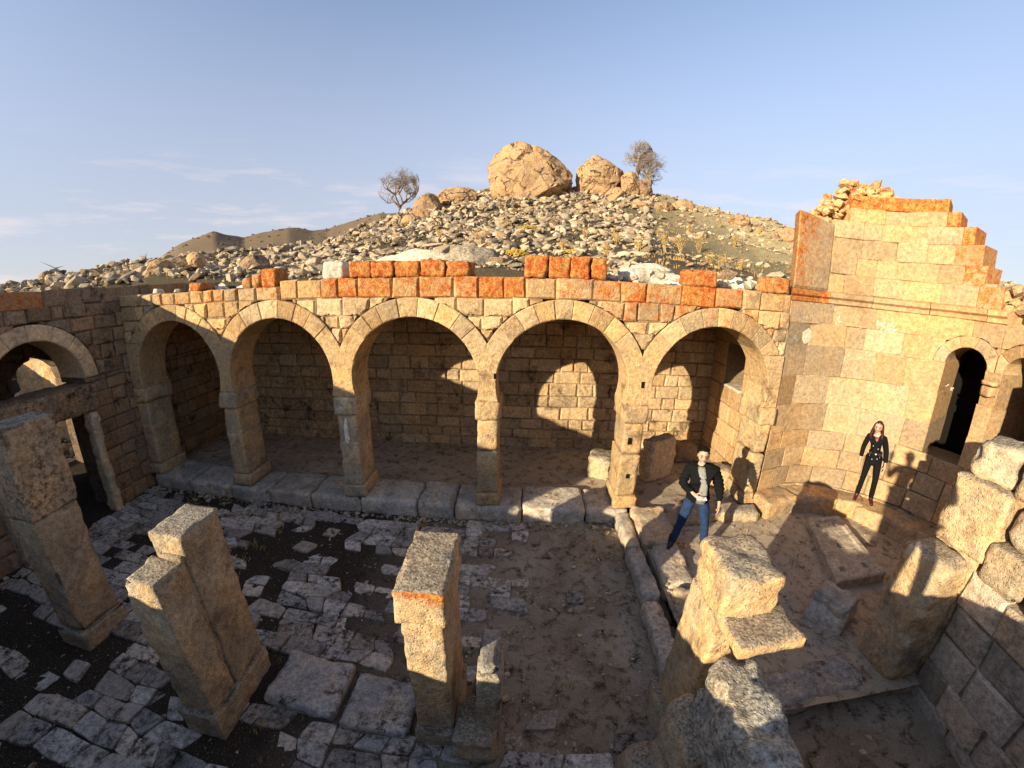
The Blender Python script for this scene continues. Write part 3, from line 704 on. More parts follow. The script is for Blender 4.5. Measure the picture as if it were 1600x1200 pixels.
for k in range(260):
    uu = uc_+rnd(-.75, .75); hb = 5.66 if uu < UA[41.7] else 6.12; top = 6.52-abs(uu-uc_)**1.4*.9-.1*math.sin(uu*9)
    if top < hb: continue
    zz = rnd(hb-.05, top); p = fApse(uu, zz, rnd(.08, .6))
    add_hull(mb, p, rnd(.16, .34), tint=(rnd(.6, 1), rnd(.3, 1), rnd(0, .6), rnd(0, .1)))
for k in range(50):
    p = fApse(rnd(UA[57.6]-.3, UA[58.6]+.5), rnd(4.35, 4.75), rnd(.05, .6)); add_hull(mb, p, rnd(.12, .3), tint=(rnd(.4, .8), rnd(.3, .7), rnd(0, .3), .1))
mb.build('rubble_core', M['arcade'], apse)
# illegible pale chalk marks and a whitewashed patch
mb = MB()
def stroke(u, v, pts, w=.018):
    for (a, b), (c, d) in zip(pts, pts[1:]):
        du, dv = c-a, d-b; l = math.hypot(du, dv) or 1; nx_, ny_ = -dv/l*w/2, du/l*w/2
        mb.add([fApse(u+a+nx_, v+b+ny_, -.016), fApse(u+a-nx_, v+b-ny_, -.016), fApse(u+c-nx_, v+d-ny_, -.016), fApse(u+c+nx_, v+d+ny_, -.016)], [(0, 1, 2, 3)])
for uu, vv, n in ((.22, 3.92, 7), (.36, 3.88, 6), (1.3, 3.85, 7), (1.62, 3.85, 10), (1.78, 3.83, 10), (2.12, 3.87, 12), (2.28, 3.85, 10), (.28, 3.5, 4), (3.45, 2.95, 3)):
    for k in range(n):
        a, b = rnd(-.08, .08), rnd(-.07, .09); stroke(uu, vv, [(a, b), (a+rnd(-.05, .05), b+rnd(.02, .07)), (a+rnd(-.05, .05), b+rnd(-.02, .05))], rnd(.007, .014))
mb.build('chalk_marks', M['paint'], apse)
mb = MB(); pts = [(.62+rnd(-.02, .02)+.15*math.cos(t*.45)*rnd(.8, 1.1), 3.56+.15*math.sin(t*.45)*rnd(.8, 1.15)) for t in range(14)]
prism(mb, pts, fApse, -.017, .0, .002, (.9, .1, 0, .1)); mb.build('whitewash_patch', M['white'], apse)
# bench along the foot of the apse wall
bench = empty('apse_bench', (6.2, 6.2, .2), 'low stone ledge running along the foot of the golden apse wall', 'bench')
mb = MB(); u = -.25
while u < AL+R(110)*AR:
    w = rnd(.45, .85); dpt = rnd(.5, .62)
    p0, p1 = fApse(max(u, 0)+w/2, 0, -dpt/2), fApse(max(u, 0)+w/2+.05, 0, -dpt/2); r = math.atan2(p1[1]-p0[1], p1[0]-p0[0])
    add_rock(mb, (p0[0], p0[1], .1), (w-.01, dpt, .45+rnd(-.02, .02)), rot=r, tint=(rnd(.5, .75), rnd(.3, .7), 0, .05), rad=.03, amp=.02, cell=.06, chip=.06); u += w
mb.build('bench_stones', M['apse'], bench, smooth=True)

# raised tomb-like slab with a border and five square sockets
sl_ = empty('socketed_slab', (5.3, 4.85, .2), 'long bordered stone slab with square sockets lying in the shaded chancel', 'stone slab')
A_, B_, C_, D_ = Vector((5.28, 5.62, 0)), Vector((6.0, 5.62, 0)), Vector((5.62, 3.98, 0)), Vector((4.62, 3.92, 0))
def quadpt(s, t): return A_*(1-s)*(1-t)+B_*s*(1-t)+C_*s*t+D_*(1-s)*t
mb = MB(); NS, NTT = 40, 72
socks = [(.22, .13), (.72, .15), (.47, .5), (.24, .84), (.74, .84)]
for j in range(NTT+1):
    for i in range(NS+1):
        s, t = i/NS, j/NTT; p = quadpt(s, t); z = .40+fbm(p.x*6, p.y*6)*.01
        if .13 < s < .87 and .07 < t < .93: z -= .035
        if any(abs(s-a) < .055 and abs(t-b) < .03 for a, b in socks): z -= .07
        if i in (0, NS) or j in (0, NTT): z -= .02
        mb.v.append((p.x+fbm(p.x*5, p.y*5, 2)*.01, p.y, z)); mb.t.append((.5+fbm(s*3, t*6, 4)*.2, .2, 0, .12+(.5 if z < .31 else 0)))
mb.f = [(j*(NS+1)+i, (j+1)*(NS+1)+i, (j+1)*(NS+1)+i+1, j*(NS+1)+i+1) for j in range(NTT) for i in range(NS)]
rim = [i for i in range(NS+1)] + [(j+1)*(NS+1)+NS for j in range(NTT)] + [NTT*(NS+1)+i for i in range(NS-1, -1, -1)] + [j*(NS+1) for j in range(NTT-1, 0, -1)]
n0 = len(mb.v)
for r in rim: p = mb.v[r]; mb.v.append((p[0], p[1], .1)); mb.t.append((.45, .2, 0, .2))
mb.f += [(rim[k], rim[(k+1) % len(rim)], n0+(k+1) % len(rim), n0+k) for k in range(len(rim))]
mb.build('slab', M['kerb'], sl_)

# chancel barrier: low kerb stones and a row of flat slabs
G = 'stones of the low barrier between nave and chancel'
def bar(name, x, y, l, w, h, label, t, z=0, rot=0, mat='kerb', **kw):
    return stone_thing(name, (x, y, z), (w, l, h), label, 'kerb stone', M[mat], G, rot, tint=t, **kw)
bar('kerb_stone', 1.86, 5.75, 1.0, .24, .27, 'first narrow kerb stone beside the fifth pier, partly sunlit', (.55, .3, 0, .1), rad=.05, amp=.02, chip=.06)
bar('kerb_stone', 1.84, 4.66, 1.12, .25, .28, 'second narrow kerb stone of the barrier, in shade left of the man', (.6, .1, 0, .2), rad=.05, amp=.02, chip=.06)
bar('kerb_stone', 1.8, 3.42, 1.3, .26, .24, 'long mottled kerb stone nearest the camera beside the earth floor', (.6, .1, 0, .4), rad=.05, amp=.02, chip=.08)
bar('barrier_slab', 2.32, 5.78, 1.15, .62, .34, 'broad sunlit flat slab behind the man, next to the fifth pier', (.6, .7, 0, 0), rad=.05, amp=.03, chip=.08)
bar('barrier_slab', 2.3, 4.72, .95, .48, .33, 'flat slab in shade under the foot of the man', (.5, .2, 0, .1), rad=.05, amp=.03, chip=.08)
bar('barrier_slab', 2.36, 3.78, .85, .5, .36, 'thick slab with a sunlit rounded end behind the tall right pillar', (.6, .6, 0, .05), rad=.09, amp=.03, chip=.08)
bar('barrier_slab', 2.32, 2.95, .7, .42, .3, 'low shaded slab hidden behind the pillar with the projecting plate', (.5, .2, 0, .2), rad=.06, amp=.03)
stone_thing('fallen_block', (3.35, 6.1, .2), (.9, .45, .2), 'flat rough sunlit stone in front of the fifth arch beside the man', 'stone block', M['pillar'], rot=.25, tint=(.65, .5, 0, 0), rad=.06, amp=.04, chip=.06)
stone_thing('fallen_block', (4.05, 6.05, .2), (.75, .4, .22), 'low sunlit stone at the foot of the wall beneath the cast shadow of the man', 'stone block', M['pillar'], rot=-.1, tint=(.65, .6, 0, 0), rad=.06, amp=.03, chip=.06)

# ------------------------------------------------------------------ pillars of the south arcade
GP = 'broken pillars of the fallen south arcade'
def pillar(loc, label, blocks, name='stone_pillar'):
    t = empty(name, loc, label, 'pillar', GP)
    for nm, dx, dy, z, dims, mat, kw in blocks:
        mb = MB(); add_rock(mb, (loc[0]+dx, loc[1]+dy, z), dims, **kw); mb.build(nm, M[mat], t, smooth=True)
    return t
K1 = dict(rad=.014, amp=.013, cell=.03, chip=.10)
pillar((-5.53, 2.67, 0), 'tall dark pillar at the left edge with a grey lichened top block', [
    ('base', 0, 0, -.05, (.52, .66, .3), 'pillar', dict(tint=(.5, .2, 0, .1), **K1)),
    ('shaft', 0, 0, .25, (.44, .56, 1.6), 'pillar', dict(tint=(.5, .3, 0, .1), **K1)),
    ('upper_block', -.0, 0, 1.85, (.46, .6, 1.1), 'pillar', dict(tint=(.38, .3, 0, .55), topdark=.9, **K1))])
pillar((-3.05, 2.35, 0), 'double pillar of two blocks at unequal heights with a groove between', [
    ('front_base', 0, -.28, -.05, (.46, .46, .4), 'pillar', dict(tint=(.5, .2, 0, .05), **K1)),
    ('rear_base', 0, .2, -.05, (.44, .56, .36), 'pillar', dict(tint=(.5, .2, 0, .05), **K1)),
    ('front_shaft', 0, -.28, .33, (.39, .36, 1.62), 'pillar', dict(tint=(.55, .35, 0, .1), rim=.5, topdark=1, **K1)),
    ('rear_shaft', .0, .19, .3, (.40, .52, 1.88), 'pillar', dict(tint=(.5, .4, 0, .12), topdark=1, **K1)),
    ('fillet', .03, -.075, .25, (.3, .09, 1.75), 'pillar', dict(tint=(.4, .3, 0, .2), **K1))])
pillar((-.71, 2.58, 0), 'square sunlit pillar in the foreground centre with speckled flat top and orange rim', [
    ('base', 0, 0, -.05, (.4, .82, .32), 'pillar', dict(tint=(.5, .1, 0, .05), **K1)),
    ('shaft', 0, 0, .26, (.34, .74, 1.48), 'pillar', dict(tint=(.6, .5, 0, .02), **K1)),
    ('capital', 0, 0, 1.74, (.4, .8, .33), 'pillar', dict(tint=(.6, .6, .05, .03), rim=.95, topdark=1, **K1))])
t4 = pillar((1.72, 2.34, 0), 'tall rough pillar in front of the man with a plate projecting on its near side', [
    ('base', .0, .02, -.05, (.6, .75, .45), 'pillar', dict(tint=(.5, .1, 0, .1), **K1)),
    ('shaft', -.02, .02, .38, (.42, .58, 1.5), 'pillar', dict(tint=(.65, .7, 0, 0), taper=.03, **K1)),
    ('top_block', .0, .0, 1.87, (.46, .58, .45), 'pillar', dict(tint=(.7, .75, .05, 0), topdark=.9, rad=.05, amp=.025, cell=.035, chip=.1)),
    ('projecting_plate', .06, -.39, 1.86, (.56, .36, .11), 'pillar', dict(tint=(.7, .7, 0, 0), topdark=.8, rad=.025, amp=.014, cell=.03, chip=.05, rot=.05))])
pillar((4.44, 2.68, 0), 'stout rounded pillar stump leaning on the block wall at the right', [
    ('base', -.02, 0, .0, (.52, .66, .2), 'pillar', dict(tint=(.55, 0, 0, .05), **K1)),
    ('shaft', 0, 0, .18, (.46, .56, 1.68), 'pillar', dict(tint=(.6, .5, 0, 0), topdark=1, rad=.11, amp=.02, cell=.04, chip=.08))])
pillar((-.26, 2.36, 0), 'thin grey post stump with a darker cap close behind the central pillar', [
    ('lower_block', -.08, -.08, -.05, (.4, .5, .45), 'pillar', dict(tint=(.55, 0, 0, .05), rad=.08, amp=.03, cell=.04)),
    ('shaft', .04, .04, .2, (.22, .44, .92), 'pillar', dict(tint=(.5, 0, 0, .1), shear=(.02, .02), **K1)),
    ('cap', .05, .1, 1.1, (.17, .42, .12), 'kerb', dict(tint=(.3, 0, 0, .3), **K1))], 'post_stump')
# rubble spur of wall close to the camera
sp_ = empty('wall_spur', (1.48, 1.25, 0), 'rough pitted end of a rubble wall at the bottom right foreground', 'wall')
mb = MB(); add_rock(mb, (1.5, 1.28, 0), (.42, 1.05, 1.82), tint=(.5, .2, 0, .25), topdark=.7, rad=.12, amp=.06, cell=.03, freq=4, chip=.1); mb.build('rough_masonry', M['top'], sp_, smooth=True)
mb = MB(); add_rock(mb, (1.28, 1.62, 0), (.3, .5, 1.35), rot=.1, tint=(.55, .3, 0, .1), rad=.08, amp=.04, cell=.04, chip=.1)
add_rock(mb, (1.7, 1.0, 0), (.5, .9, 1.0), tint=(.5, .4, 0, .3), rad=.15, amp=.06, cell=.05, freq=4); mb.build('lower_blocks', M['pillar'], sp_, smooth=True)
stone_thing('round_stone', (1.1, 1.72, 0), (.36, .4, .75), 'rounded stone standing at the bottom edge left of the rubble wall end', 'stone block', M['pillar'], rot=.3, tint=(.55, .3, 0, .15), rad=.14, amp=.03)
# stylobate slabs of the south arcade
GS = 'flat foundation slabs between the south pillars'
for x, y, l, w, lab in ((-2.22, 2.62, .85, .66, 'large mottled flat slab right of the double pillar'), (-1.35, 2.5, .72, .62, 'square mottled flat slab left of the central pillar')):
    stone_thing('foundation_slab', (x, y, -.04), (l, w, .17), lab, 'slab', M['paver'], GS, -.06, tint=(.62, .1, 0, .3), rad=.03, amp=.02, cell=.05, chip=.06)
stone_thing('foundation_slab', (3.05, 2.55, 0), (1.9, .45, .24), 'shaded mottled slab edge running from the pillar with the plate to the stout stump', 'slab', M['paver'], GS, .14, tint=(.45, .2, 0, .35), rad=.04, amp=.03, cell=.06, chip=.06)
stone_thing('fallen_block', (4.25, 3.5, .15), (.42, .5, .5), 'grey wedge stone leaning against the stout pillar stump', 'stone block', M['kerb'], rot=.5, tint=(.5, 0, 0, .05), rad=.06, amp=.03, chip=.1, shear=(-.12, 0))
stone_thing('fallen_block', (3.98, 3.35, .15), (.14, .5, .42), 'thin pale slab leaning on the wedge stone beside the stump', 'stone slab', M['kerb'], rot=.55, tint=(.7, 0, 0, .0), rad=.03, amp=.02, shear=(.1, 0))

# ------------------------------------------------------------------ block wall at the right
bw = empty('block_wall', (4.8, 1.2, 0), 'wall of large tilted grey blocks at the lower right, its upper stones golden in sun', 'wall')
def fS(u, v, d):      # u = -y
    y = -u; return (4.68-(2.45-y)*.24+d, y, v)
mb = MB()
g = lambda u, v: (rnd(.2, .95), rnd(0, .45) if v < 1.5 else rnd(.4, .8), 0, rnd(.0, .3))
courses(mb, fS, [-.05, .18], lambda a, b: (-2.4, 1.6), [], .7, wid=(.4, .8), bevel=.05, j=.02, tintf=g, full=True)
courses(mb, fS, [.18, .55, .95, 1.32], lambda a, b: (-2.42, 1.6), [], .7, wid=(.34, .62), bevel=.035, j=.022, tintf=g)
courses(mb, fS, [1.32, 1.72], lambda a, b: (-2.42, 1.6), [], .7, wid=(.34, .6), bevel=.035, j=.02, tintf=g, full=True)
mb.build('coursed_blocks', M['kerb'], bw)
mb = MB()
Kb = dict(rad=.035, amp=.02, cell=.05, chip=.08)
add_rock(mb, (5.0, 2.68, 0), (.62, .56, 1.85), tint=(.6, .5, 0, .1), **Kb)
add_rock(mb, (4.98, 2.66, 1.85), (.66, .6, .78), tint=(.7, .6, 0, 0), rot=.05, **Kb)
add_rock(mb, (4.97, 2.7, 2.64), (.5, .46, .4), tint=(.85, .15, 0, 0), rot=.25, rad=.12, amp=.04, cell=.05, chip=.1)
add_rock(mb, (4.92, 2.12, 1.7), (.6, .44, .44), tint=(.6, .6, 0, .0), rot=-.1, **Kb)
add_rock(mb, (4.95, 2.1, 2.15), (.55, .4, .42), tint=(.6, .4, 0, .1), rot=.1, rad=.12, amp=.03, cell=.05, chip=.08)
add_rock(mb, (5.0, 2.12, 2.6), (.55, .5, .6), tint=(.65, .6, 0, .0), rot=-.05, **Kb)
y = 1.85
while y > -1.0:
    w = rnd(.4, .6); xx = 4.95-(2.45-y)*.24
    for z, h in ((1.7, .42), (2.12, .44), (2.56, .42)): add_rock(mb, (xx+rnd(-.04, .04), y-w/2, z), (.6, w-.02, h), tint=(rnd(.5, .75), rnd(.3, .8), 0, rnd(0, .2)), **Kb)
    y -= w
mb.build('upper_blocks', M['pillar'], bw, smooth=True)

# ------------------------------------------------------------------ south wall the photographer stands on
sw = empty('south_wall', (-2, -.5, 0), 'low broken outer wall behind the viewer, seen only by its shadow', 'wall')
mb = MB(); x = -9
prof_s = [(-9, 3.1), (-7.2, 3.0), (-6.6, 2.75), (-5, 2.6), (-4.1, 2.5), (-3.9, 2.15), (-2.6, 2.1), (-2, 2.35), (-1, 2.5), (.2, 2.45), (1, 2.6), (3, 2.6), (4.4, 2.7)]
while x < 4.3:
    w = rnd(.35, .6); zt = lerp(x+w/2, prof_s)+rnd(-.07, .07)
    add_rock(mb, (x+w/2, -.5, -.1), (w+.02, .5, zt+.1), tint=(.5, .4, 0, .1), rad=.07, amp=.03, cell=.12); x += w
mb.build('masonry', M['dark'], sw, smooth=True)
#PART3B
# ------------------------------------------------------------------ paving of the nave
def clipq(p): return p
mb = MB(); random.seed(21)
ang = R(-14)
def paver(cx, cy, w, h, z, rot, t):
    n = 16; pts = []
    for k in range(n):
        a = 2*math.pi*(k+.5)/n; c, s = math.cos(a), math.sin(a); m_ = max(abs(c), abs(s)) ** .82
        x, y = w/2*c/m_, h/2*s/m_; q = 1+rnd(-.1, .05); x *= q; y *= q
        pts.append((cx+x*math.cos(rot)-y*math.sin(rot), cy+x*math.sin(rot)+y*math.cos(rot)))
    top = [(cx+(x-cx)*.93, cy+(y-cy)*.93, z+rnd(-.003, .003)) for x, y in pts]
    mb.add(top+[(x, y, z-.015) for x, y in pts]+[(x, y, -.06) for x, y in pts]+[(cx, cy, z+.004)],
           [(i, (i+1) % n, 3*n) for i in range(n)]+[(n+i, n+(i+1) % n, (i+1) % n, i) for i in range(n)]+[(2*n+i, 2*n+(i+1) % n, n+(i+1) % n, n+i) for i in range(n)], t)
# jittered lattice of worn slabs sharing joints, many of them lost or buried
NXP, NYP = 36, 32
lat = {}
for j in range(NYP+1):
    for i in range(NXP+1):
        x = -8.1+i*.275+(j % 2)*.06; y = -1.2+j*.235-(x+3)*.05; lat[i, j] = (x+rnd(-.06, .06), y+rnd(-.045, .045))
def slab_stone(c, z, t):
    cx, cy = sum(p[0] for p in c)/len(c), sum(p[1] for p in c)/len(c); pts = []
    for a, b in zip(c, c[1:]+c[:1]):
        for k in range(5):
            q = k/5; x, y = a[0]+(b[0]-a[0])*q, a[1]+(b[1]-a[1])*q
            sc = .965+.10*noise.noise(Vector((x*5, y*5, 1))) - (.05 if k == 0 else 0)
            pts.append((cx+(x-cx)*sc, cy+(y-cy)*sc))
    n = len(pts); tx, ty = rnd(-.02, .02), rnd(-.02, .02)
    zz = lambda x, y: z+(x-cx)*tx+(y-cy)*ty
    mb.add([(cx+(x-cx)*.95, cy+(y-cy)*.95, zz(x, y)) for x, y in pts]+[(x, y, zz(x, y)-.02) for x, y in pts]+[(x, y, -.06) for x, y in pts]+[(cx, cy, z+.003)],
           [(i, (i+1) % n, 3*n) for i in range(n)]+[(n+i, n+(i+1) % n, (i+1) % n, i) for i in range(n)]+[(2*n+i, 2*n+(i+1) % n, n+(i+1) % n, n+i) for i in range(n)], t)
for j in range(NYP):
    i = 0
    while i < NXP:
        w = 2 if random.random() < .22 and i < NXP-1 else 1
        c = [lat[i, j], lat[i+w, j], lat[i+w, j+1], lat[i, j+1]]; cx, cy = (c[0][0]+c[2][0])/2, (c[0][1]+c[2][1])/2; i += w
        if cx > 1.55 or cy > 6.1: continue
        if cx < -.5: pr = .95
        elif cy < 2.3: pr = .5
        elif cx < .1: pr = .45
        else: pr = .1
        if 2.25 < cy < 3.0 and cx > -3.4: pr = .15
        if noise.noise(Vector((cx*.7, cy*.7, 3))) > .05: pr *= .45
        if random.random() > pr: continue
        slab_stone(c, rnd(.008, .05), (.15+.85*random.random(), rnd(0, .5), 0, rnd(.3, 1)))
tag(mb.build('paving', M['paver']), kind='structure')
# pebbles and crumbs
mb = MB()
for k in range(5200):
    x, y = rnd(-8, 7.2), rnd(.2, 6.3)
    if random.random() < .35: x = rnd(-.5, 4.3); y = rnd(.8, 4.5)
    if x > 2.05 and math.hypot(x-AC[0], y-AC[1]) > 2.1 and x > 5.35: continue
    z = .25 if (x > 2.05 and y > 2.4) else .02
    s = .012+.035*random.random()**4
    if random.random() < .02: s = rnd(.05, .1)
    add_hull(mb, (x, y, z), (s*1.3, s*1.3, s), (rnd(.3, 1), rnd(0, .4), 0, 0))
tag(mb.build('pebbles', M['rock']), 'scattered pebbles and stone crumbs on the floor of the ruin', 'pebbles', kind='stuff')

# stone chips gathered along the feet of the walls, and wisps of dry weed in the joints
mb = MB()
for k in range(1500):
    t = random.random()
    if t < .4: x, y, z = rnd(-8, 1.7), 6.22-abs(random.gauss(0, .12)), .03
    elif t < .6: x, y, z = -8.05+abs(random.gauss(0, .15)), rnd(-1, 6.2), .03
    elif t < .8: x, y, z = rnd(-7.8, 4.6), 9.25-abs(random.gauss(0, .2)), .22
    else: x, y, z = 2.1+abs(random.gauss(0, .2)), rnd(3, 6), .25
    s = .02+.1*random.random()**3; add_hull(mb, (x, y, z), (s*1.3, s, s*.8), (rnd(.2, .9), rnd(0, .6), 0, rnd(0, .4)))
tag(mb.build('stone_chips', M['rock']), 'broken stone chips gathered along the feet of the walls', 'stone chips', kind='stuff')
mb = MB()
for k in range(420):
    if random.random() < .6: x, y, z = rnd(-8, 2), rnd(1.2, 6.2), .02
    else: x, y, z = rnd(2.1, 6.5), rnd(2.6, 6.0), .23
    if noise.noise(Vector((x*.9, y*.9, 7))) < 0: continue
    for j in range(9):
        bx, by = x+rnd(-.05, .05), y+rnd(-.05, .05); h = rnd(.03, .11); mb.add([(bx-.006, by, z-.02), (bx+.006, by, z-.02), (bx+rnd(-.05, .05), by+rnd(-.05, .05), z+h)], [(0, 1, 2)])
tag(mb.build('joint_weeds', M['twig']), 'wisps of dry grass growing between the stones of the floor', 'grass', kind='stuff')

# ------------------------------------------------------------------ rocks on the hill
random.seed(5)
def polar(azd, r): a = R(azd); x, y = r*math.sin(a), r*math.cos(a); return x, y, terrain_z(x, y)
def zone_ok(x, y): return not (FX0-.2 < x < FX1+.2 and FY0 < y < FY1-.2)
mb = MB(); cnt = 0
while cnt < 21000:
    a = rnd(-64, 62); r = 9+27*random.random()**.8
    dens = 1.0 if -40 < a < 17 else (.30 if a > 17 else .75)
    if a > 17 and r > 30: dens = .8
    if a < -20 and r > 26: dens *= .5
    dens *= .55+.8*max(0, noise.noise(Vector((math.sin(R(a))*r*.35, math.cos(R(a))*r*.35, 8)))+.35)
    if random.random() > dens: continue
    x, y, z = polar(a, r)
    if not zone_ok(x, y): continue
    s = (.05+.42*random.random()**3.2)*(.65+r/30)
    if a > 17: s *= .6
    add_hull(mb, (x, y, z+s*.12), (s*rnd(.7, 1.7), s*rnd(.7, 1.1), s*rnd(.45, 1.2)), (rnd(.05, 1.1), rnd(.1, .8), .25 if random.random() < .06 else 0, rnd(0, .3))); cnt += 1
tag(mb.build('hill_rubble', M['rock']), 'countless small angular stones covering the hillside behind the arcade', 'rubble', kind='stuff')
protos = []
for k in range(14):
    b = MB(); add_hull(b, (0, 0, 0), 1, (rnd(.4, .9), rnd(.2, .8), .2 if k % 4 == 0 else 0, rnd(0, .25)), k=k, tilt=0)
    me = b.build('hill_rock', M['rock' if k % 3 else 'boulder'])
    bm = bmesh.new(); bm.from_mesh(me.data); bmesh.ops.bevel(bm, geom=bm.edges[:]+bm.verts[:], offset=.035, segments=1, affect='EDGES'); bm.to_mesh(me.data); bm.free()
    protos.append(me)
used = set(); n = 0
while n < 230:
    a = rnd(-60, 40); r = rnd(9.9, 34)
    if a > 17 and random.random() < .75: continue
    x, y, z = polar(a, r)
    if not zone_ok(x, y): continue
    k = random.randrange(14); o = protos[k]
    if k in used: o = o.copy(); COL.objects.link(o)
    used.add(k); s = rnd(.4, .95)*(.6+r/40)
    o.location = (x, y, z+s*.1); o.rotation_euler = (rnd(-.5, .5), rnd(-.5, .5), rnd(0, 6.3)); o.scale = (s*rnd(.8, 1.3), s, s*rnd(.7, 1.1))
    tone = 'brown' if k % 3 == 0 else 'grey'; size = 'large' if s > .75 else ('middling' if s > .5 else 'small')
    where = next(w for lim, w in ((-50, 'above the far left wall'), (-42, 'above the dark corner of the walls'), (-30, 'above the second arch'), (-20, 'under the left hill tree'), (-9, 'above the third arch'), (0, 'below the left half of the giant dome'), (8, 'below the right half of the giant dome'), (17, 'below the hilltop tree pair'), (99, 'on the grassy right shoulder')) if a < lim)
    hgt = 'low' if r < 16 else ('midway' if r < 25 else 'high')
    tag(o, f'{size} {tone} angular rock {hgt} on the slope {where}', 'rock', 'angular rocks on the rubble slope'); n += 1

def boulder(loc, dims, label, seed, rot=0, planes=16, mat='boulder', tint=(.6, .6, .12, .05), sub=5, amp=.08, droop=0):
    bm = bmesh.new(); bmesh.ops.create_icosphere(bm, subdivisions=sub, radius=1)
    rs = random.Random(seed); pl = []
    for _ in range(planes):
        n = Vector((rs.gauss(0, 1), rs.gauss(0, 1), rs.gauss(0, .8))).normalized(); pl.append((n, rs.uniform(.72, .93)))
    off = Vector((seed*3.1, seed*1.7, 0)); c, s = math.cos(rot), math.sin(rot)
    vs = []
    for v in bm.verts:
        p = v.co.copy()
        for n, o in pl:
            d = p.dot(n)
            if d > o: p -= n*(d-o)*.92
        nn = v.co.normalized()
        p += nn*(noise.fractal(p*1.6+off, 1, 2, 3)*amp*1.3+noise.fractal(p*7+off, 1, 2, 3)*amp*.28)
        cr_ = abs(noise.noise(Vector((p.x*1.3, p.y*1.3, p.z*2.6))+off)); p -= nn*max(0, .06-cr_)*1.2
        if droop: p.z *= 1-droop*max(0, p.x+.15); p.x *= 1+.12*max(0, -p.z)
        x, y, z = p.x*dims[0]/2, p.y*dims[1]/2, p.z*dims[2]/2
        vs.append((loc[0]+x*c-y*s, loc[1]+x*s+y*c, loc[2]+z))
    mb = MB(); mb.add(vs, [tuple(v.index for v in f.verts) for f in bm.faces], tint); bm.free()
    return tag(mb.build('boulder', M[mat], smooth=False), label, 'boulder')
def at_az(a, r, dz=0): x, y, z = polar(a, r); return (x, y, z+dz)
boulder(at_az(.3, 32.5, .7), (7.0, 5.5, 6.9), 'giant domed brown boulder crowning the hill', 3, planes=22, droop=.42)
boulder(at_az(9.8, 33, .8), (4.2, 3.2, 4.2), 'second large boulder on the hilltop right of the giant dome', 8, planes=18, droop=.3)
boulder(at_az(14.0, 32.5, .75), (1.7, 1.6, 2.2), 'pale leaning wedge rock beside the hilltop trees', 12, planes=9, rot=.4, sub=4)
boulder(at_az(15.6, 33, .5), (1.6, 1.4, 1.7), 'dark cracked block at the foot of the right hilltop tree', 14, planes=9, sub=4, tint=(.4, .5, .1, .4))
boulder(at_az(12.2, 31.5, .2), (1.6, 1.3, 1.3), 'low brown stone below the second boulder', 15, planes=9, sub=4)
boulder(at_az(-9.6, 31, .2), (3.4, 2.2, 1.9), 'low brown outcrop on the ridge left of the giant dome', 17, planes=12)
boulder(at_az(-13.6, 29.5, .35), (2.0, 1.8, 2.3), 'dark upright rock on the ridge near the left tree', 19, planes=10, sub=4, tint=(.4, .5, .15, .35))
boulder(at_az(-15.5, 29, 0), (1.8, 1.4, 1.2), 'brown rock half hidden below the left hill tree', 20, planes=10, sub=4)
boulder(at_az(21, 31, .1), (1.9, 1.4, 1.3), 'brown rock on the crest right of the trees', 21, planes=10, sub=4)
boulder(at_az(18.6, 30, .1), (1.5, 1.4, 1.2), 'dark rock just below the crest right of the trees', 22, planes=10, sub=4, tint=(.4, .5, .1, .3))
boulder(at_az(28.5, 30, .1), (1.8, 1.5, 1.1), 'tawny rock on the right shoulder of the hill', 23, planes=10, sub=4)
boulder(at_az(34.5, 27, .1), (1.9, 1.5, 1.2), 'tawny rock beside the top corner of the apse wall', 24, planes=10, sub=4)
boulder((-3.05, 11.6, terrain_z(-3.05, 11.6)+.0), (3.0, 1.7, 1.15), 'long pale sloping rock just behind the left capstones of the arcade', 30, rot=.15, planes=10, mat='white', tint=(.75, .3, 0, .15))
boulder((-1.45, 10.9, terrain_z(-1.45, 10.9)+.0), (1.5, 1.2, 1.0), 'dark rock beside the long pale rock behind the arcade', 31, planes=10, mat='rock', tint=(.35, .1, 0, .7), sub=4)
boulder(at_az(-57.6, 17, .15), (1.1, .9, .75), 'orange rock alone on the left skyline', 33, planes=9, sub=4, tint=(.6, .9, .5, .1))
boulder(at_az(-52.5, 15, .1), (1.3, 1.0, .8), 'dark squat boulder above the left wall', 34, planes=9, sub=4, tint=(.3, .3, .1, .6))
boulder(at_az(-45.5, 18, .25), (1.9, 1.3, .8), 'flat dark rock on the left rubble mound', 35, planes=9, sub=4, tint=(.35, .3, .1, .6))
boulder(at_az(-43.4, 17.5, .5), (.8, .7, .75), 'pale pointed rock standing on the flat dark rock of the left mound', 36, planes=8, sub=4, tint=(.85, .5, .1, .05))
boulder(at_az(-47.5, 16, .2), (1.1, .9, .7), 'brown boulder on the left mound beside the flat dark rock', 37, planes=9, sub=4)
boulder(at_az(-36.5, 16, .2), (1.3, 1.0, .8), 'dark boulder at the right end of the left rubble mound', 38, planes=9, sub=4, tint=(.4, .4, .1, .4))
boulder((2.75, 8.9, 4.45), (1.2, .7, .55), 'pale rounded rock behind the arcade between the last two capstone groups', 41, planes=9, sub=4, mat='white', tint=(.6, .2, 0, 0))

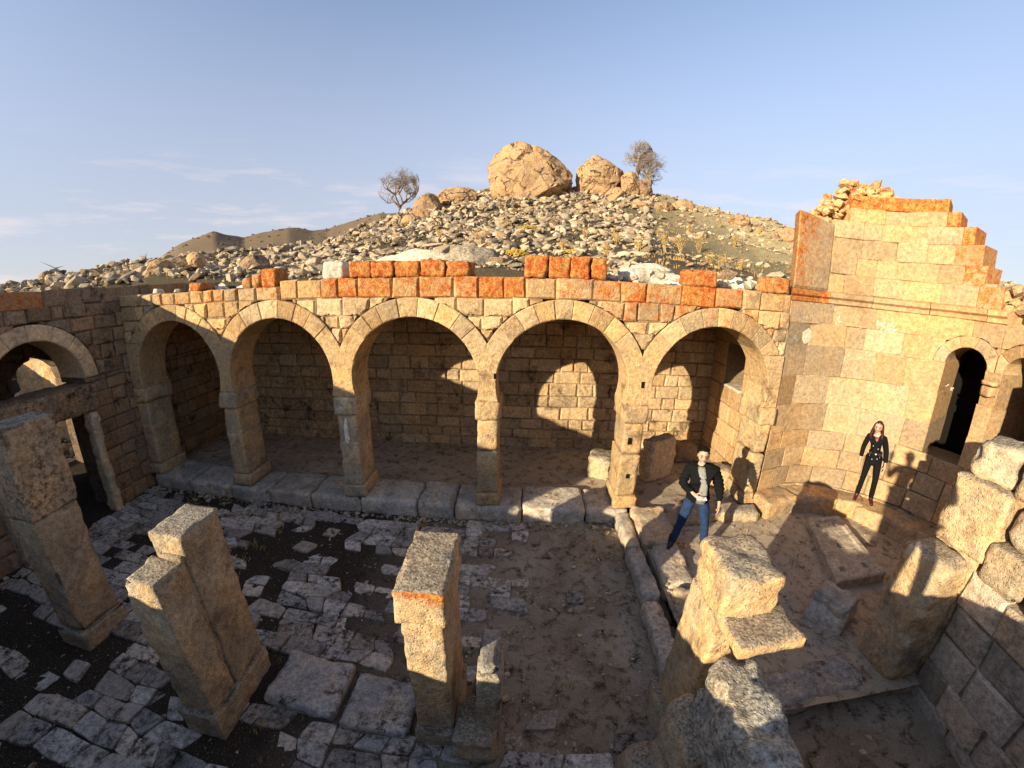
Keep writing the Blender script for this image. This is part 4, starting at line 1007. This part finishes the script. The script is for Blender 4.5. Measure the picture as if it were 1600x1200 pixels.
mb = MB()
for ca, cr0, wd in ((.3, 32.5, 6.5), (9.8, 33, 4), (-9.6, 31, 3.2), (15, 32.5, 2.6), (21, 31, 1.8)):
    for k in range(int(70*wd/3)):
        ph_ = rnd(math.pi, 2*math.pi); q = rnd(.42, .62); cx0, cy0 = cr0*math.sin(R(ca)), cr0*math.cos(R(ca)); x, y = cx0+wd*q*math.cos(ph_), cy0+wd*.8*q*math.sin(ph_)
        s = rnd(.15, .7)*rnd(.5, 1); add_hull(mb, (x, y, terrain_z(x, y)+s*.2), (s*1.2, s, s*.9), (rnd(.3, 1), rnd(.3, .9), 0, rnd(0, .3)))
tag(mb.build('talus', M['rock']), 'broken stones banked round the feet of the hilltop boulders', 'rubble', kind='stuff')

# ------------------------------------------------------------------ trees and dry plants
def bare_tree(name, base, h, lean, spread, label, seed, trunk=.14, levels=6):
    rs = random.Random(seed); root = empty(name, base, label, 'tree', 'bare trees on the hilltop')
    tk = MB(); cr_ = MB()
    cR = h*.40; cc = Vector(base)+Vector((lean*h*.6, 0, h*.60))
    def grow(p, d, l, r, lv):
        n = 3; pts = [p]; q = p.copy()
        for i in range(n):
            d = (d+Vector((rs.gauss(0, .16), rs.gauss(0, .16), rs.gauss(0, .1)+.01))).normalized(); q = q+d*(l/n)
            if (q-cc).length > cR*1.0 and lv < levels: q = cc+(q-cc).normalized()*cR*rs.uniform(.93, 1.0)
            pts.append(q.copy())
        tube(tk if lv >= levels-1 else cr_, pts, [r*(1-.3*i/n) for i in range(n+1)], seg=6 if lv > 3 else 3, cap=False)
        if lv == 0: return
        k = 3 if lv > 3 else 4
        if lv == levels: k = 5
        for j in range(k):
            ax_ = Vector((rs.gauss(0, 1), rs.gauss(0, 1), rs.gauss(0, .6))).normalized()
            nd = (d*.75+ax_*spread*rs.uniform(.6, 1.1)+Vector((0, 0, .12))).normalized()
            grow(pts[-1] if j < 2 else pts[rs.choice((-1, -2))], nd, l*rs.uniform(.6, .86), r*.56, lv-1)
    b = Vector(base)-Vector((0, 0, .25))
    grow(b, Vector((lean, 0, 1)).normalized(), h*.34, trunk, levels)
    tk.build('trunk', M['bark'], root); cr_.build('crown', M['bark'], root)
bare_tree('bare_tree', at_az(-17.6, 33, 0), 4.3, -.02, .95, 'leafless round-crowned tree alone on the left slope of the hill', 3)
bare_tree('bare_tree', at_az(14.9, 34.2, .9), 3.7, -.1, .95, 'leafless spreading tree rising behind the wedge rock on the hilltop', 6)
bare_tree('bare_tree', at_az(16.9, 34, 0), 3.5, .05, .95, 'darker leafless tree at the right of the hilltop pair', 11)
def stalk_plant(loc, h, label, k):
    mb = MB()
    for i in range(k):
        a = rnd(0, 6.3); t = rnd(.05, .35); d = Vector((math.cos(a)*t, math.sin(a)*t, 1)); p = Vector(loc)+Vector((rnd(-.05, .05), rnd(-.05, .05), -.05))
        hh = h*rnd(.6, 1); pts = [p, p+d*hh*.5+Vector((rnd(-.03, .03), 0, 0)), p+d*hh]
        tube(mb, pts, [.010, .008, .004], seg=3, cap=False)
        for j in range(7):
            q = p+d*hh*rnd(.45, 1); e = q+Vector((rnd(-.13, .13), rnd(-.13, .13), rnd(.0, .12))); tube(mb, [q, e], [.006, .004], seg=3, cap=False)
            add_hull(mb, e, rnd(.02, .045))
    return tag(mb.build('dry_weed', M['twig']), label, 'weed', 'dry weeds on the slope')
random.seed(9)
for a, r in ((11, 14), (12.5, 15.5), (15.5, 13), (19, 15), (21, 13.5), (23.5, 18), (25, 15), (26.5, 12.5), (29, 14), (18, 20), (8, 18), (22, 22), (-7, 17), (-3, 20), (28, 20), (5, 15), (-12, 20), (26, 28), (31, 27), (20.5, 31)):
    lab = ('low' if r < 16 else 'high')+' tuft of dry golden stalks '+('left of the giant dome' if a < 0 else 'below the second boulder' if a < 13 else 'below the hilltop trees' if a < 20 else 'on the right shoulder of the hill' if a < 25.5 else 'near the top corner of the apse wall')
    stalk_plant(at_az(a, r), rnd(.45, .8), lab, 8)
for a, r, s, lab in ((.2, 19, .85, 'yellow cushion plant high on the rubble below the giant boulder'), (-1.4, 12.6, .6, 'yellow cushion plant just above the arcade capstones'), (6.3, 14.2, .5, 'small yellow cushion plant right of centre among the rubble')):
    mb = MB(); x, y, z = at_az(a, r)
    for k in range(500):
        v = Vector((random.gauss(0, 1), random.gauss(0, 1), abs(random.gauss(0, 1)))).normalized()*rnd(.75, 1.03); q = (x+v.x*s*.6, y+v.y*s*.4, z+v.z*s*.32); add_hull(mb, q, rnd(.03, .07))
    add_hull(mb, (x, y, z+s*.1), (s*1.15, s*.75, s*.5))
    tag(mb.build('cushion_plant', M['cushion']), lab, 'plant')
mb = MB()
for k in range(3600):
    a, r = rnd(-60, 60), 9.6+27*random.random()
    if a < 15 and random.random() < .6: continue
    x, y, z = polar(a, r)
    if not zone_ok(x, y): continue
    for j in range(5):
        bx, by = x+rnd(-.12, .12), y+rnd(-.12, .12); h = rnd(.04, .12); t = rnd(-.07, .07); mb.add([(bx-.012, by, z-.03), (bx+.012, by, z-.03), (bx+t, by+rnd(-.05, .05), z+h)], [(0, 1, 2)])
tag(mb.build('dry_grass', M['twig']), 'thin dry grass between the stones of the hillside', 'grass', kind='stuff')
# small dark bushes dotted on the far ridge
mb = MB()
for k in range(90):
    a = rnd(-48, -19); r = rnd(255, 292); x, y, z = r*math.sin(R(a)), r*math.cos(R(a)), ridge_z(a, r); s = rnd(.8, 2.4)
    for j in range(6): add_hull(mb, (x+rnd(-1, 1)*s*.4, y+rnd(-1, 1)*s*.3, z+rnd(0, s*.3)), s*rnd(.4, .7), (.2, .2, 0, .5))
tag(mb.build('far_bushes', M['dark']), 'dark scattered bushes and rocks along the far ridge', 'bushes', kind='stuff')

# ------------------------------------------------------------------ people
def skin(parts, mats, name, parent, sub=2, extra=None):
    """parts: list of (points, radii) chains; chains share joints by name. One continuous surface via Skin + Subdivision."""
    nodes, edges, root, m = parts
    me = bpy.data.meshes.new(name); keys = list(nodes)
    me.from_pydata([nodes[k][0] for k in keys], [(keys.index(a), keys.index(b)) for a, b in edges], [])
    o = bpy.data.objects.new(name, me); COL.objects.link(o)
    md = o.modifiers.new('s', 'SKIN'); md.use_smooth_shade = True
    sv = me.skin_vertices[0].data
    for i, k in enumerate(keys):
        r = nodes[k][1]; sv[i].radius = (r, r) if not hasattr(r, '__len__') else r; sv[i].use_root = (k == root)
    s2 = o.modifiers.new('u', 'SUBSURF'); s2.levels = sub; s2.render_levels = sub
    dg = bpy.context.evaluated_depsgraph_get(); dg.update()
    bm_ = bmesh.new(); ev = o.evaluated_get(dg); em = ev.to_mesh(); bm_.from_mesh(em); ev.to_mesh_clear()
    bpy.data.objects.remove(o)
    if extra: extra(bm_)
    out = bpy.data.meshes.new(name); bm_.to_mesh(out); bm_.free(); out.polygons.foreach_set('use_smooth', [True]*len(out.polygons))
    out.materials.append(M[m]); ob = bpy.data.objects.new(name, out); COL.objects.link(ob); ob.parent = parent
    return ob
def ellips(bm_, c, r, rot=None, seg=20, ring=14, fn=None):
    res = bmesh.ops.create_uvsphere(bm_, u_segments=seg, v_segments=ring, radius=1)
    for v in res['verts']:
        p = Vector((v.co.x*r[0], v.co.y*r[1], v.co.z*r[2]))
        if fn: p = fn(v.co, p)
        if rot: p = rot @ p
        v.co = p+Vector(c)
def small(name, parent, mat, c, r, rot=None, fn=None):
    bm_ = bmesh.new(); ellips(bm_, c, r, rot, 16, 10, fn); me = bpy.data.meshes.new(name); bm_.to_mesh(me); bm_.free(); me.materials.append(M[mat])
    me.polygons.foreach_set('use_smooth', [True]*len(me.polygons)); o = bpy.data.objects.new(name, me); COL.objects.link(o); o.parent = parent; return o
def hand_nodes(nodes, edges, wrist_key, w, dirv, palmn, side, curl=.5, pre='h'):
    """palm + five separate bent fingers; dirv: finger direction, palmn: towards which fingers curl, side: thumb side vector"""
    d, n, s = [Vector(v).normalized() for v in (dirv, palmn, side)]
    w = Vector(w); pc = w+d*.045; nodes[pre+'p'] = (pc, (.034, .017)); edges.append((wrist_key, pre+'p'))
    for i, (off, ln) in enumerate(((.027, .07), (.009, .08), (-.010, .074), (-.028, .056))):
        b = pc+d*.045+s*off; k1 = b+(d*(1-curl*.5)+n*curl*.6).normalized()*ln*.5; k2 = k1+(d*(1-curl)+n*curl*1.4).normalized()*ln*.5
        for nm, p, r in ((f'{pre}f{i}a', b, .0095), (f'{pre}f{i}b', k1, .0085), (f'{pre}f{i}c', k2, .007)): nodes[nm] = (p, r)
        edges += [(pre+'p', f'{pre}f{i}a'), (f'{pre}f{i}a', f'{pre}f{i}b'), (f'{pre}f{i}b', f'{pre}f{i}c')]
    t0 = w+d*.03+s*.034; t1 = t0+(d*.6+s*.55+n*.3).normalized()*.035; t2 = t1+(d*.8+s*.1+n*.5).normalized()*.03
    for nm, p, r in ((pre+'ta', t0, .011), (pre+'tb', t1, .0095), (pre+'tc', t2, .008)): nodes[nm] = (p, r)
    edges += [(pre+'p', pre+'ta'), (pre+'ta', pre+'tb'), (pre+'tb', pre+'tc')]
def face_fn(v, p):
    # narrow jaw, flat face front (-y), fuller skull back
    if v.z < 0: k = 1-.30*(-v.z)**1.5; p.x *= k; p.y *= (1-.12*(-v.z))
    if v.y < -.3 and v.z < .35: p.y *= .94
    if abs(v.x) < .28 and v.y < -.75 and -.35 < v.z < .12: p.y -= .024*(1-abs(v.x)/.28)*(1-abs(v.z+.18)/.30 if abs(v.z+.18) < .30 else 0)
    if v.y > .2: p.y *= 1.08
    return p
def person(name, label, loc, facing, J, col, scale=1.0, female=False):
    root = empty(name, loc, label, 'person'); root.rotation_euler = (0, 0, facing); root.scale = (scale,)*3
    V3 = lambda k: Vector(J[k])
    nodes, edges = {}, []
    def N(k, r): nodes[k] = (V3(k), r)
    for k, r in (('pelvis', (.10, .075)), ('waist', (.09, .065)), ('chest', (.11, .075)), ('upper', (.085, .06)), ('neck', .052), ('jaw', .055)): N(k, r)
    edges += [('pelvis', 'waist'), ('waist', 'chest'), ('chest', 'upper'), ('upper', 'neck'), ('neck', 'jaw')]
    for s in 'lr':
        for k, r in (('sh', .04), ('el', .03), ('wr', .026)): N(k+s, r)
        for k, r in (('hip', .06), ('kn', .036), ('an', .026), ('toe', .022)): N(k+s, r)
        edges += [('upper', 'sh'+s), ('sh'+s, 'el'+s), ('el'+s, 'wr'+s), ('pelvis', 'hip'+s), ('hip'+s, 'kn'+s), ('kn'+s, 'an'+s), ('an'+s, 'toe'+s)]
        hd = J['hand'+s]; hand_nodes(nodes, edges, 'wr'+s, J['wr'+s], *hd, pre='h'+s)
    hc = V3('head'); hrot = Euler(J.get('hrot', (0, 0, 0))).to_matrix()
    def ex(bm_):
        ellips(bm_, hc, (.077, .095, .118), hrot, 28, 22, face_fn)
        for sx in (-1, 1): ellips(bm_, hc+hrot @ Vector((sx*.076, .01, -.01)), (.012, .02, .03), hrot, 8, 6)
    skin((nodes, edges, 'pelvis', 'skin'), None, 'body', root, 2, ex)
    for sx in (-1, 1):
        small('eye', root, 'eye', hc+hrot @ Vector((sx*.031, -.085, .012)), (.014, .007, .008), hrot)
        small('eyebrow', root, 'hair', hc+hrot @ Vector((sx*.032, -.086, .036)), (.021, .007, .006), hrot)
    small('mouth', root, 'mouth', hc+hrot @ Vector((0, -.083, -.06)), (.026, .008, .007), hrot)
    if J.get('smile'): small('teeth', root, 'metal', hc+hrot @ Vector((0, -.087, -.059)), (.019, .006, .004), hrot)
    return root, hc, hrot
def garment(root, J, name, mat, ks, edges, rootk, extra=None, sub=2):
    nodes = {k: (Vector(J[k]) if isinstance(k, str) and k in J else Vector(p), r) for k, p, r in ks}
    return skin((nodes, edges, rootk, mat), None, name, root, sub, extra)
def folds(bm_):
    for v in bm_.verts: v.co += v.normal*(noise.noise(Vector((v.co.x*12, v.co.y*12, v.co.z*26)))*.011)
# the man in the middle
JM = dict(pelvis=(0, 0, .98), waist=(0, 0, 1.1), chest=(-.015, .0, 1.26), upper=(-.03, .0, 1.40), neck=(-.035, -.01, 1.50), jaw=(-.03, -.025, 1.56), head=(-.03, -.035, 1.635), hrot=(.12, .06, .05),
          shl=(-.18, 0, 1.42), ell=(-.27, -.02, 1.15), wrl=(-.06, -.25, 1.10), shr=(.18, 0, 1.42), elr=(.29, .04, 1.15), wrr=(.33, -.06, .92),
          hipl=(-.095, 0, .93), knl=(-.17, -.05, .52), anl=(-.25, -.06, .10), toel=(-.28, -.22, .04),
          hipr=(.095, 0, .93), knr=(.19, .0, .52), anr=(.25, .06, .10), toer=(.29, -.1, .04),
          handl=((.75, -.6, -.15), (.2, -.3, .9), (.3, .4, .6), .5), handr=((.1, -.25, -.95), (-.6, -.4, .1), (-.3, -.8, -.1), .45), smile=1)
MANP = (2.68, 5.12, .27)
def facing_to(p, q): return math.atan2(q[1]-p[1], q[0]-p[0])+math.pi/2
man, hc, hr = person('person', 'man in black puffer jacket and blue jeans looking up and holding a phone', MANP, facing_to(MANP, (0.3, 0)), JM, None)
def puff(bm_):
    for v in bm_.verts:
        k = abs(math.sin(v.co.z*math.pi/.062)); n = v.normal; v.co += n*((k-.6)*.022+noise.noise(v.co*9)*.012)
e_arm = [('upper', 'shl'), ('shl', 'ell'), ('ell', 'cl'), ('upper', 'shr'), ('shr', 'elr'), ('elr', 'cr')]
garment(man, JM, 'jacket', 'blackcoat', [('hem', (0, .01, .88), (.205, .14)), ('waist', 0, (.195, .135)), ('chest', 0, (.205, .14)), ('upper', 0, (.15, .115)), ('collar', (-.035, .015, 1.50), (.09, .075)),
        ('shl', 0, .09), ('ell', 0, .078), ('cl', (-.09, -.22, 1.105), .045), ('shr', 0, .09), ('elr', 0, .078), ('cr', (.325, -.045, .96), .045)],
        [('hem', 'waist'), ('waist', 'chest'), ('chest', 'upper'), ('upper', 'collar')]+e_arm, 'waist', puff, 3)
def front_panel(root, name, mat, pts, y0):
    """shirt front showing between the jacket edges, following the chest"""
    bm_ = bmesh.new(); rows = []
    for z, xl, xr, y in pts: rows.append([bm_.verts.new((xl+(xr-xl)*i/6, y-((.028+.05*math.sin(max(0, min(1, (z-.95)/.4))*math.pi)) if name == 't_shirt' else 0)+.016*((i-3)/3)**2, z)) for i in range(7)])
    for a, b in zip(rows, rows[1:]):
        for i in range(6): bm_.faces.new((a[i], a[i+1], b[i+1], b[i]))
    bmesh.ops.solidify(bm_, geom=bm_.faces[:], thickness=.006)
    me = bpy.data.meshes.new(name); bm_.to_mesh(me); bm_.free(); me.materials.append(M[mat]); me.polygons.foreach_set('use_smooth', [True]*len(me.polygons)); o = bpy.data.objects.new(name, me); COL.objects.link(o); o.parent = root
front_panel(man, 't_shirt', 'tee', [(.92, -.02, .11, -.146), (1.0, -.02, .12, -.152), (1.12, -.01, .115, -.157), (1.25, .0, .10, -.162), (1.36, -.04, .06, -.15), (1.43, -.07, .04, -.125), (1.49, -.085, .02, -.095)], 0)
garment(man, JM, 'jeans', 'denim', [('pelvis', 0, (.15, .115)), ('top', (0, 0, 1.04), (.14, .105)), ('hipl', 0, .105), ('knl', 0, .072), ('bl', (-.25, -.06, .08), .062), ('hipr', 0, .105), ('knr', 0, .072), ('br', (.25, .055, .08), .062)],
        [('top', 'pelvis'), ('pelvis', 'hipl'), ('hipl', 'knl'), ('knl', 'bl'), ('pelvis', 'hipr'), ('hipr', 'knr'), ('knr', 'br')], 'pelvis', folds, 3)
for s, a, t in (('l', JM['anl'], JM['toel']), ('r', JM['anr'], JM['toer'])):
    a = Vector(a); t = Vector(t)
    garment(man, {}, 'boot', 'boot', [('t', a+Vector((0, .01, .17)), .066), ('a', a+Vector((0, .01, -.01)), .058), ('h', a+Vector((0, .04, -.055)), .04), ('m', (a+t)/2+Vector((0, 0, -.015)), .045), ('x', t+(t-a).normalized()*.03, .04)],
            [('t', 'a'), ('a', 'h'), ('a', 'm'), ('m', 'x')], 'a')
def hair_fn(v, p):
    return p
def cap_hair(root, mat, hc, hr, r, zcut=.1, name='hair'):
    bm_ = bmesh.new(); ellips(bm_, (0, 0, 0), r, None, 28, 20)
    geom = [v for v in bm_.verts if v.co.z < zcut*r[2]-v.co.y*.9 and True]
    bmesh.ops.delete(bm_, geom=geom, context='VERTS')
    for v in bm_.verts:
        v.co += v.co.normalized()*noise.noise(v.co*60)*.006; v.co = hr @ v.co + hc
    bmesh.ops.solidify(bm_, geom=bm_.faces[:], thickness=.008)
    me = bpy.data.meshes.new(name); bm_.to_mesh(me); bm_.free(); me.materials.append(M[mat]); me.polygons.foreach_set('use_smooth', [True]*len(me.polygons)); o = bpy.data.objects.new(name, me); COL.objects.link(o); o.parent = root; return o
cap_hair(man, 'hair', hc+Vector((0, .010, .016)), hr, (.088, .108, .122), .02)
def boxmesh(name, parent, mat, c, dims, rot=(0, 0, 0), top=False, label=None):
    bm_ = bmesh.new(); bmesh.ops.create_cube(bm_, size=1); bmesh.ops.scale(bm_, vec=dims, verts=bm_.verts); bmesh.ops.bevel(bm_, geom=bm_.edges[:], offset=min(dims)*.3, segments=2, affect='EDGES')
    bmesh.ops.rotate(bm_, matrix=Euler(rot).to_matrix(), verts=bm_.verts); bmesh.ops.translate(bm_, vec=c, verts=bm_.verts)
    me = bpy.data.meshes.new(name); bm_.to_mesh(me); bm_.free(); me.materials.append(M[mat]); o = bpy.data.objects.new(name, me); COL.objects.link(o); o.parent = parent; return o
rz = Matrix.Rotation(facing_to(MANP, (.3, 0)), 4, 'Z'); pp = Vector(MANP)+rz @ Vector((.045, -.32, 1.10))
ph = boxmesh('phone', None, 'phone', (0, 0, 0), (.15, .075, .01)); ph.location = pp; ph.rotation_euler = (.2, .05, facing_to(MANP, (.3, 0))+.3); tag(ph, 'white phone in the hand of the man in the puffer jacket', 'phone')
# the woman by the apse wall
JW = dict(pelvis=(0, 0, .98), waist=(-.01, 0, 1.1), chest=(-.03, .0, 1.25), upper=(-.045, .0, 1.38), neck=(-.055, -.01, 1.47), jaw=(-.065, -.02, 1.53), head=(-.07, -.03, 1.60), hrot=(.15, .1, -.1),
          shl=(-.20, 0, 1.39), ell=(-.25, .03, 1.14), wrl=(-.25, -.03, .90), shr=(.10, 0, 1.39), elr=(.19, .03, 1.14), wrr=(.23, -.04, .90),
          hipl=(-.085, 0, .93), knl=(-.10, -.03, .52), anl=(-.12, .0, .12), toel=(-.14, -.13, .04),
          hipr=(.085, 0, .93), knr=(.14, -.06, .52), anr=(.16, .03, .12), toer=(.21, -.11, .04),
          handl=((-.05, -.2, -.95), (.6, -.3, 0), (.3, -.9, 0), .35), handr=((.1, -.2, -.95), (-.6, -.3, 0), (-.3, -.9, 0), .35))
WOMP = (6.66, 5.80, .55)
wom, hc, hr = person('person', 'woman in black coat and trousers with long dark red hair standing on the ledge', WOMP, facing_to(WOMP, (.5, 0)), JW, None, .95)
e_arm = [('upper', 'shl'), ('shl', 'ell'), ('ell', 'cl'), ('upper', 'shr'), ('shr', 'elr'), ('elr', 'cr')]
garment(wom, JW, 'coat', 'blackcoat', [('hem', (0, .0, .80), (.17, .13)), ('hip2', (0, 0, .97), (.155, .115)), ('waist', 0, (.135, .105)), ('chest', 0, (.15, .115)), ('upper', 0, (.12, .09)), ('collar', (-.055, .015, 1.46), (.07, .06)),
        ('shl', 0, .062), ('ell', 0, .052), ('cl', (-.25, -.025, .93), .045), ('shr', 0, .062), ('elr', 0, .052), ('cr', (.228, -.035, .93), .045)],
        [('hem', 'hip2'), ('hip2', 'waist'), ('waist', 'chest'), ('chest', 'upper'), ('upper', 'collar')]+e_arm, 'waist')
garment(wom, JW, 'trousers', 'blackcoat', [('pelvis', 0, (.13, .10)), ('hipl', 0, .092), ('knl', 0, .058), ('bl', (-.12, .0, .10), .05), ('hipr', 0, .092), ('knr', 0, .058), ('br', (.16, .03, .10), .05)],
        [('pelvis', 'hipl'), ('hipl', 'knl'), ('knl', 'bl'), ('pelvis', 'hipr'), ('hipr', 'knr'), ('knr', 'br')], 'pelvis')
for mt, a, t in (('redboot', JW['anl'], JW['toel']), ('redboot', JW['anr'], JW['toer'])):
    a = Vector(a); t = Vector(t)
    garment(wom, {}, 'boot', mt, [('t', a+Vector((0, .01, .19)), .055), ('a', a+Vector((0, .01, -.0)), .048), ('h', a+Vector((0, .045, -.085)), .025), ('m', (a+t)/2+Vector((0, 0, -.005)), .04), ('x', t+(t-a).normalized()*.02+Vector((0, 0, -.005)), .034)],
            [('t', 'a'), ('a', 'h'), ('a', 'm'), ('m', 'x')], 'a')
front_panel(wom, 'scarf', 'mouth', [(1.28, -.05, -.02, -.122), (1.36, -.075, -.01, -.114), (1.42, -.095, .0, -.09)], 0)
for x, z in ((-.08, 1.24), (.02, 1.2), (.05, 1.0), (-.04, .97)): small('button', wom, 'metal', (x, -.128 if z > 1.1 else -.125, z), (.008, .005, .008))
boxmesh('belt', wom, 'boot', (0, 0, 1.085), (.26, .215, .045)); boxmesh('buckle', wom, 'metal', (.0, -.118, 1.085), (.035, .012, .03))
cap_hair(wom, 'redhair', hc+Vector((0, .008, .012)), hr, (.09, .108, .122), .15)
bm_ = bmesh.new(); random.seed(3)
mbh = MB()
for k in range(70):
    a = math.pi*(-.12+1.24*k/69); c_, s_ = math.cos(a), math.sin(a); p0 = hc+hr @ Vector((c_*.078, .012+s_*.085, .05)); p1 = hc+Vector((c_*.1, .01+s_*.085, -.06)); p2 = hc+Vector((c_*.115+rnd(-.01, .01), .0+s_*.085-.02*abs(c_), -.17)); p3 = hc+Vector((c_*.10+rnd(-.02, .02), s_*.09-.03*abs(c_), -.25+rnd(-.02, .03)))
    tube(mbh, [p0, p1, p2, p3], [.016, .019, .017, .005], seg=5)
o = mbh.build('long_hair', M['redhair'], None, smooth=True); o.parent = wom
# the photographer standing on the south wall
JP = dict(JM); JP.update(wrl=(-.18, -.30, 1.50), ell=(-.27, -.05, 1.22), wrr=(.20, -.28, 1.5), elr=(.30, -.02, 1.2), hipl=(-.095, 0, .93), knl=(-.13, 0, .52), anl=(-.15, 0, .1), toel=(-.17, -.14, .04), knr=(.13, 0, .52), anr=(.15, 0, .1), toer=(.17, -.14, .04),
          handl=((.2, -.3, .9), (.5, -.5, 0), (.9, .1, 0), .6), handr=((-.2, -.3, .9), (-.5, -.5, 0), (-.9, .1, 0), .6))
PP = (.62, -.55, 2.5)
pho, hc, hr = person('person', 'photographer on the south wall in dark clothes, seen only as a shadow', PP, math.pi*0.9, JP, None)
garment(pho, JP, 'jacket', 'blackcoat', [('hem', (0, .01, .88), (.18, .13)), ('waist', 0, (.165, .12)), ('chest', 0, (.18, .13)), ('upper', 0, (.14, .11)), ('shl', 0, .075), ('ell', 0, .06), ('shr', 0, .075), ('elr', 0, .06)],
        [('hem', 'waist'), ('waist', 'chest'), ('chest', 'upper'), ('upper', 'shl'), ('shl', 'ell'), ('upper', 'shr'), ('shr', 'elr')], 'waist')
garment(pho, JP, 'trousers', 'blackcoat', [('pelvis', 0, (.15, .115)), ('hipl', 0, .1), ('knl', 0, .07), ('anl', 0, .06), ('hipr', 0, .1), ('knr', 0, .07), ('anr', 0, .06)],
        [('pelvis', 'hipl'), ('hipl', 'knl'), ('knl', 'anl'), ('pelvis', 'hipr'), ('hipr', 'knr'), ('knr', 'anr')], 'pelvis')
cap_hair(pho, 'hair', hc+Vector((0, .008, .012)), hr, (.084, .104, .118), .12)
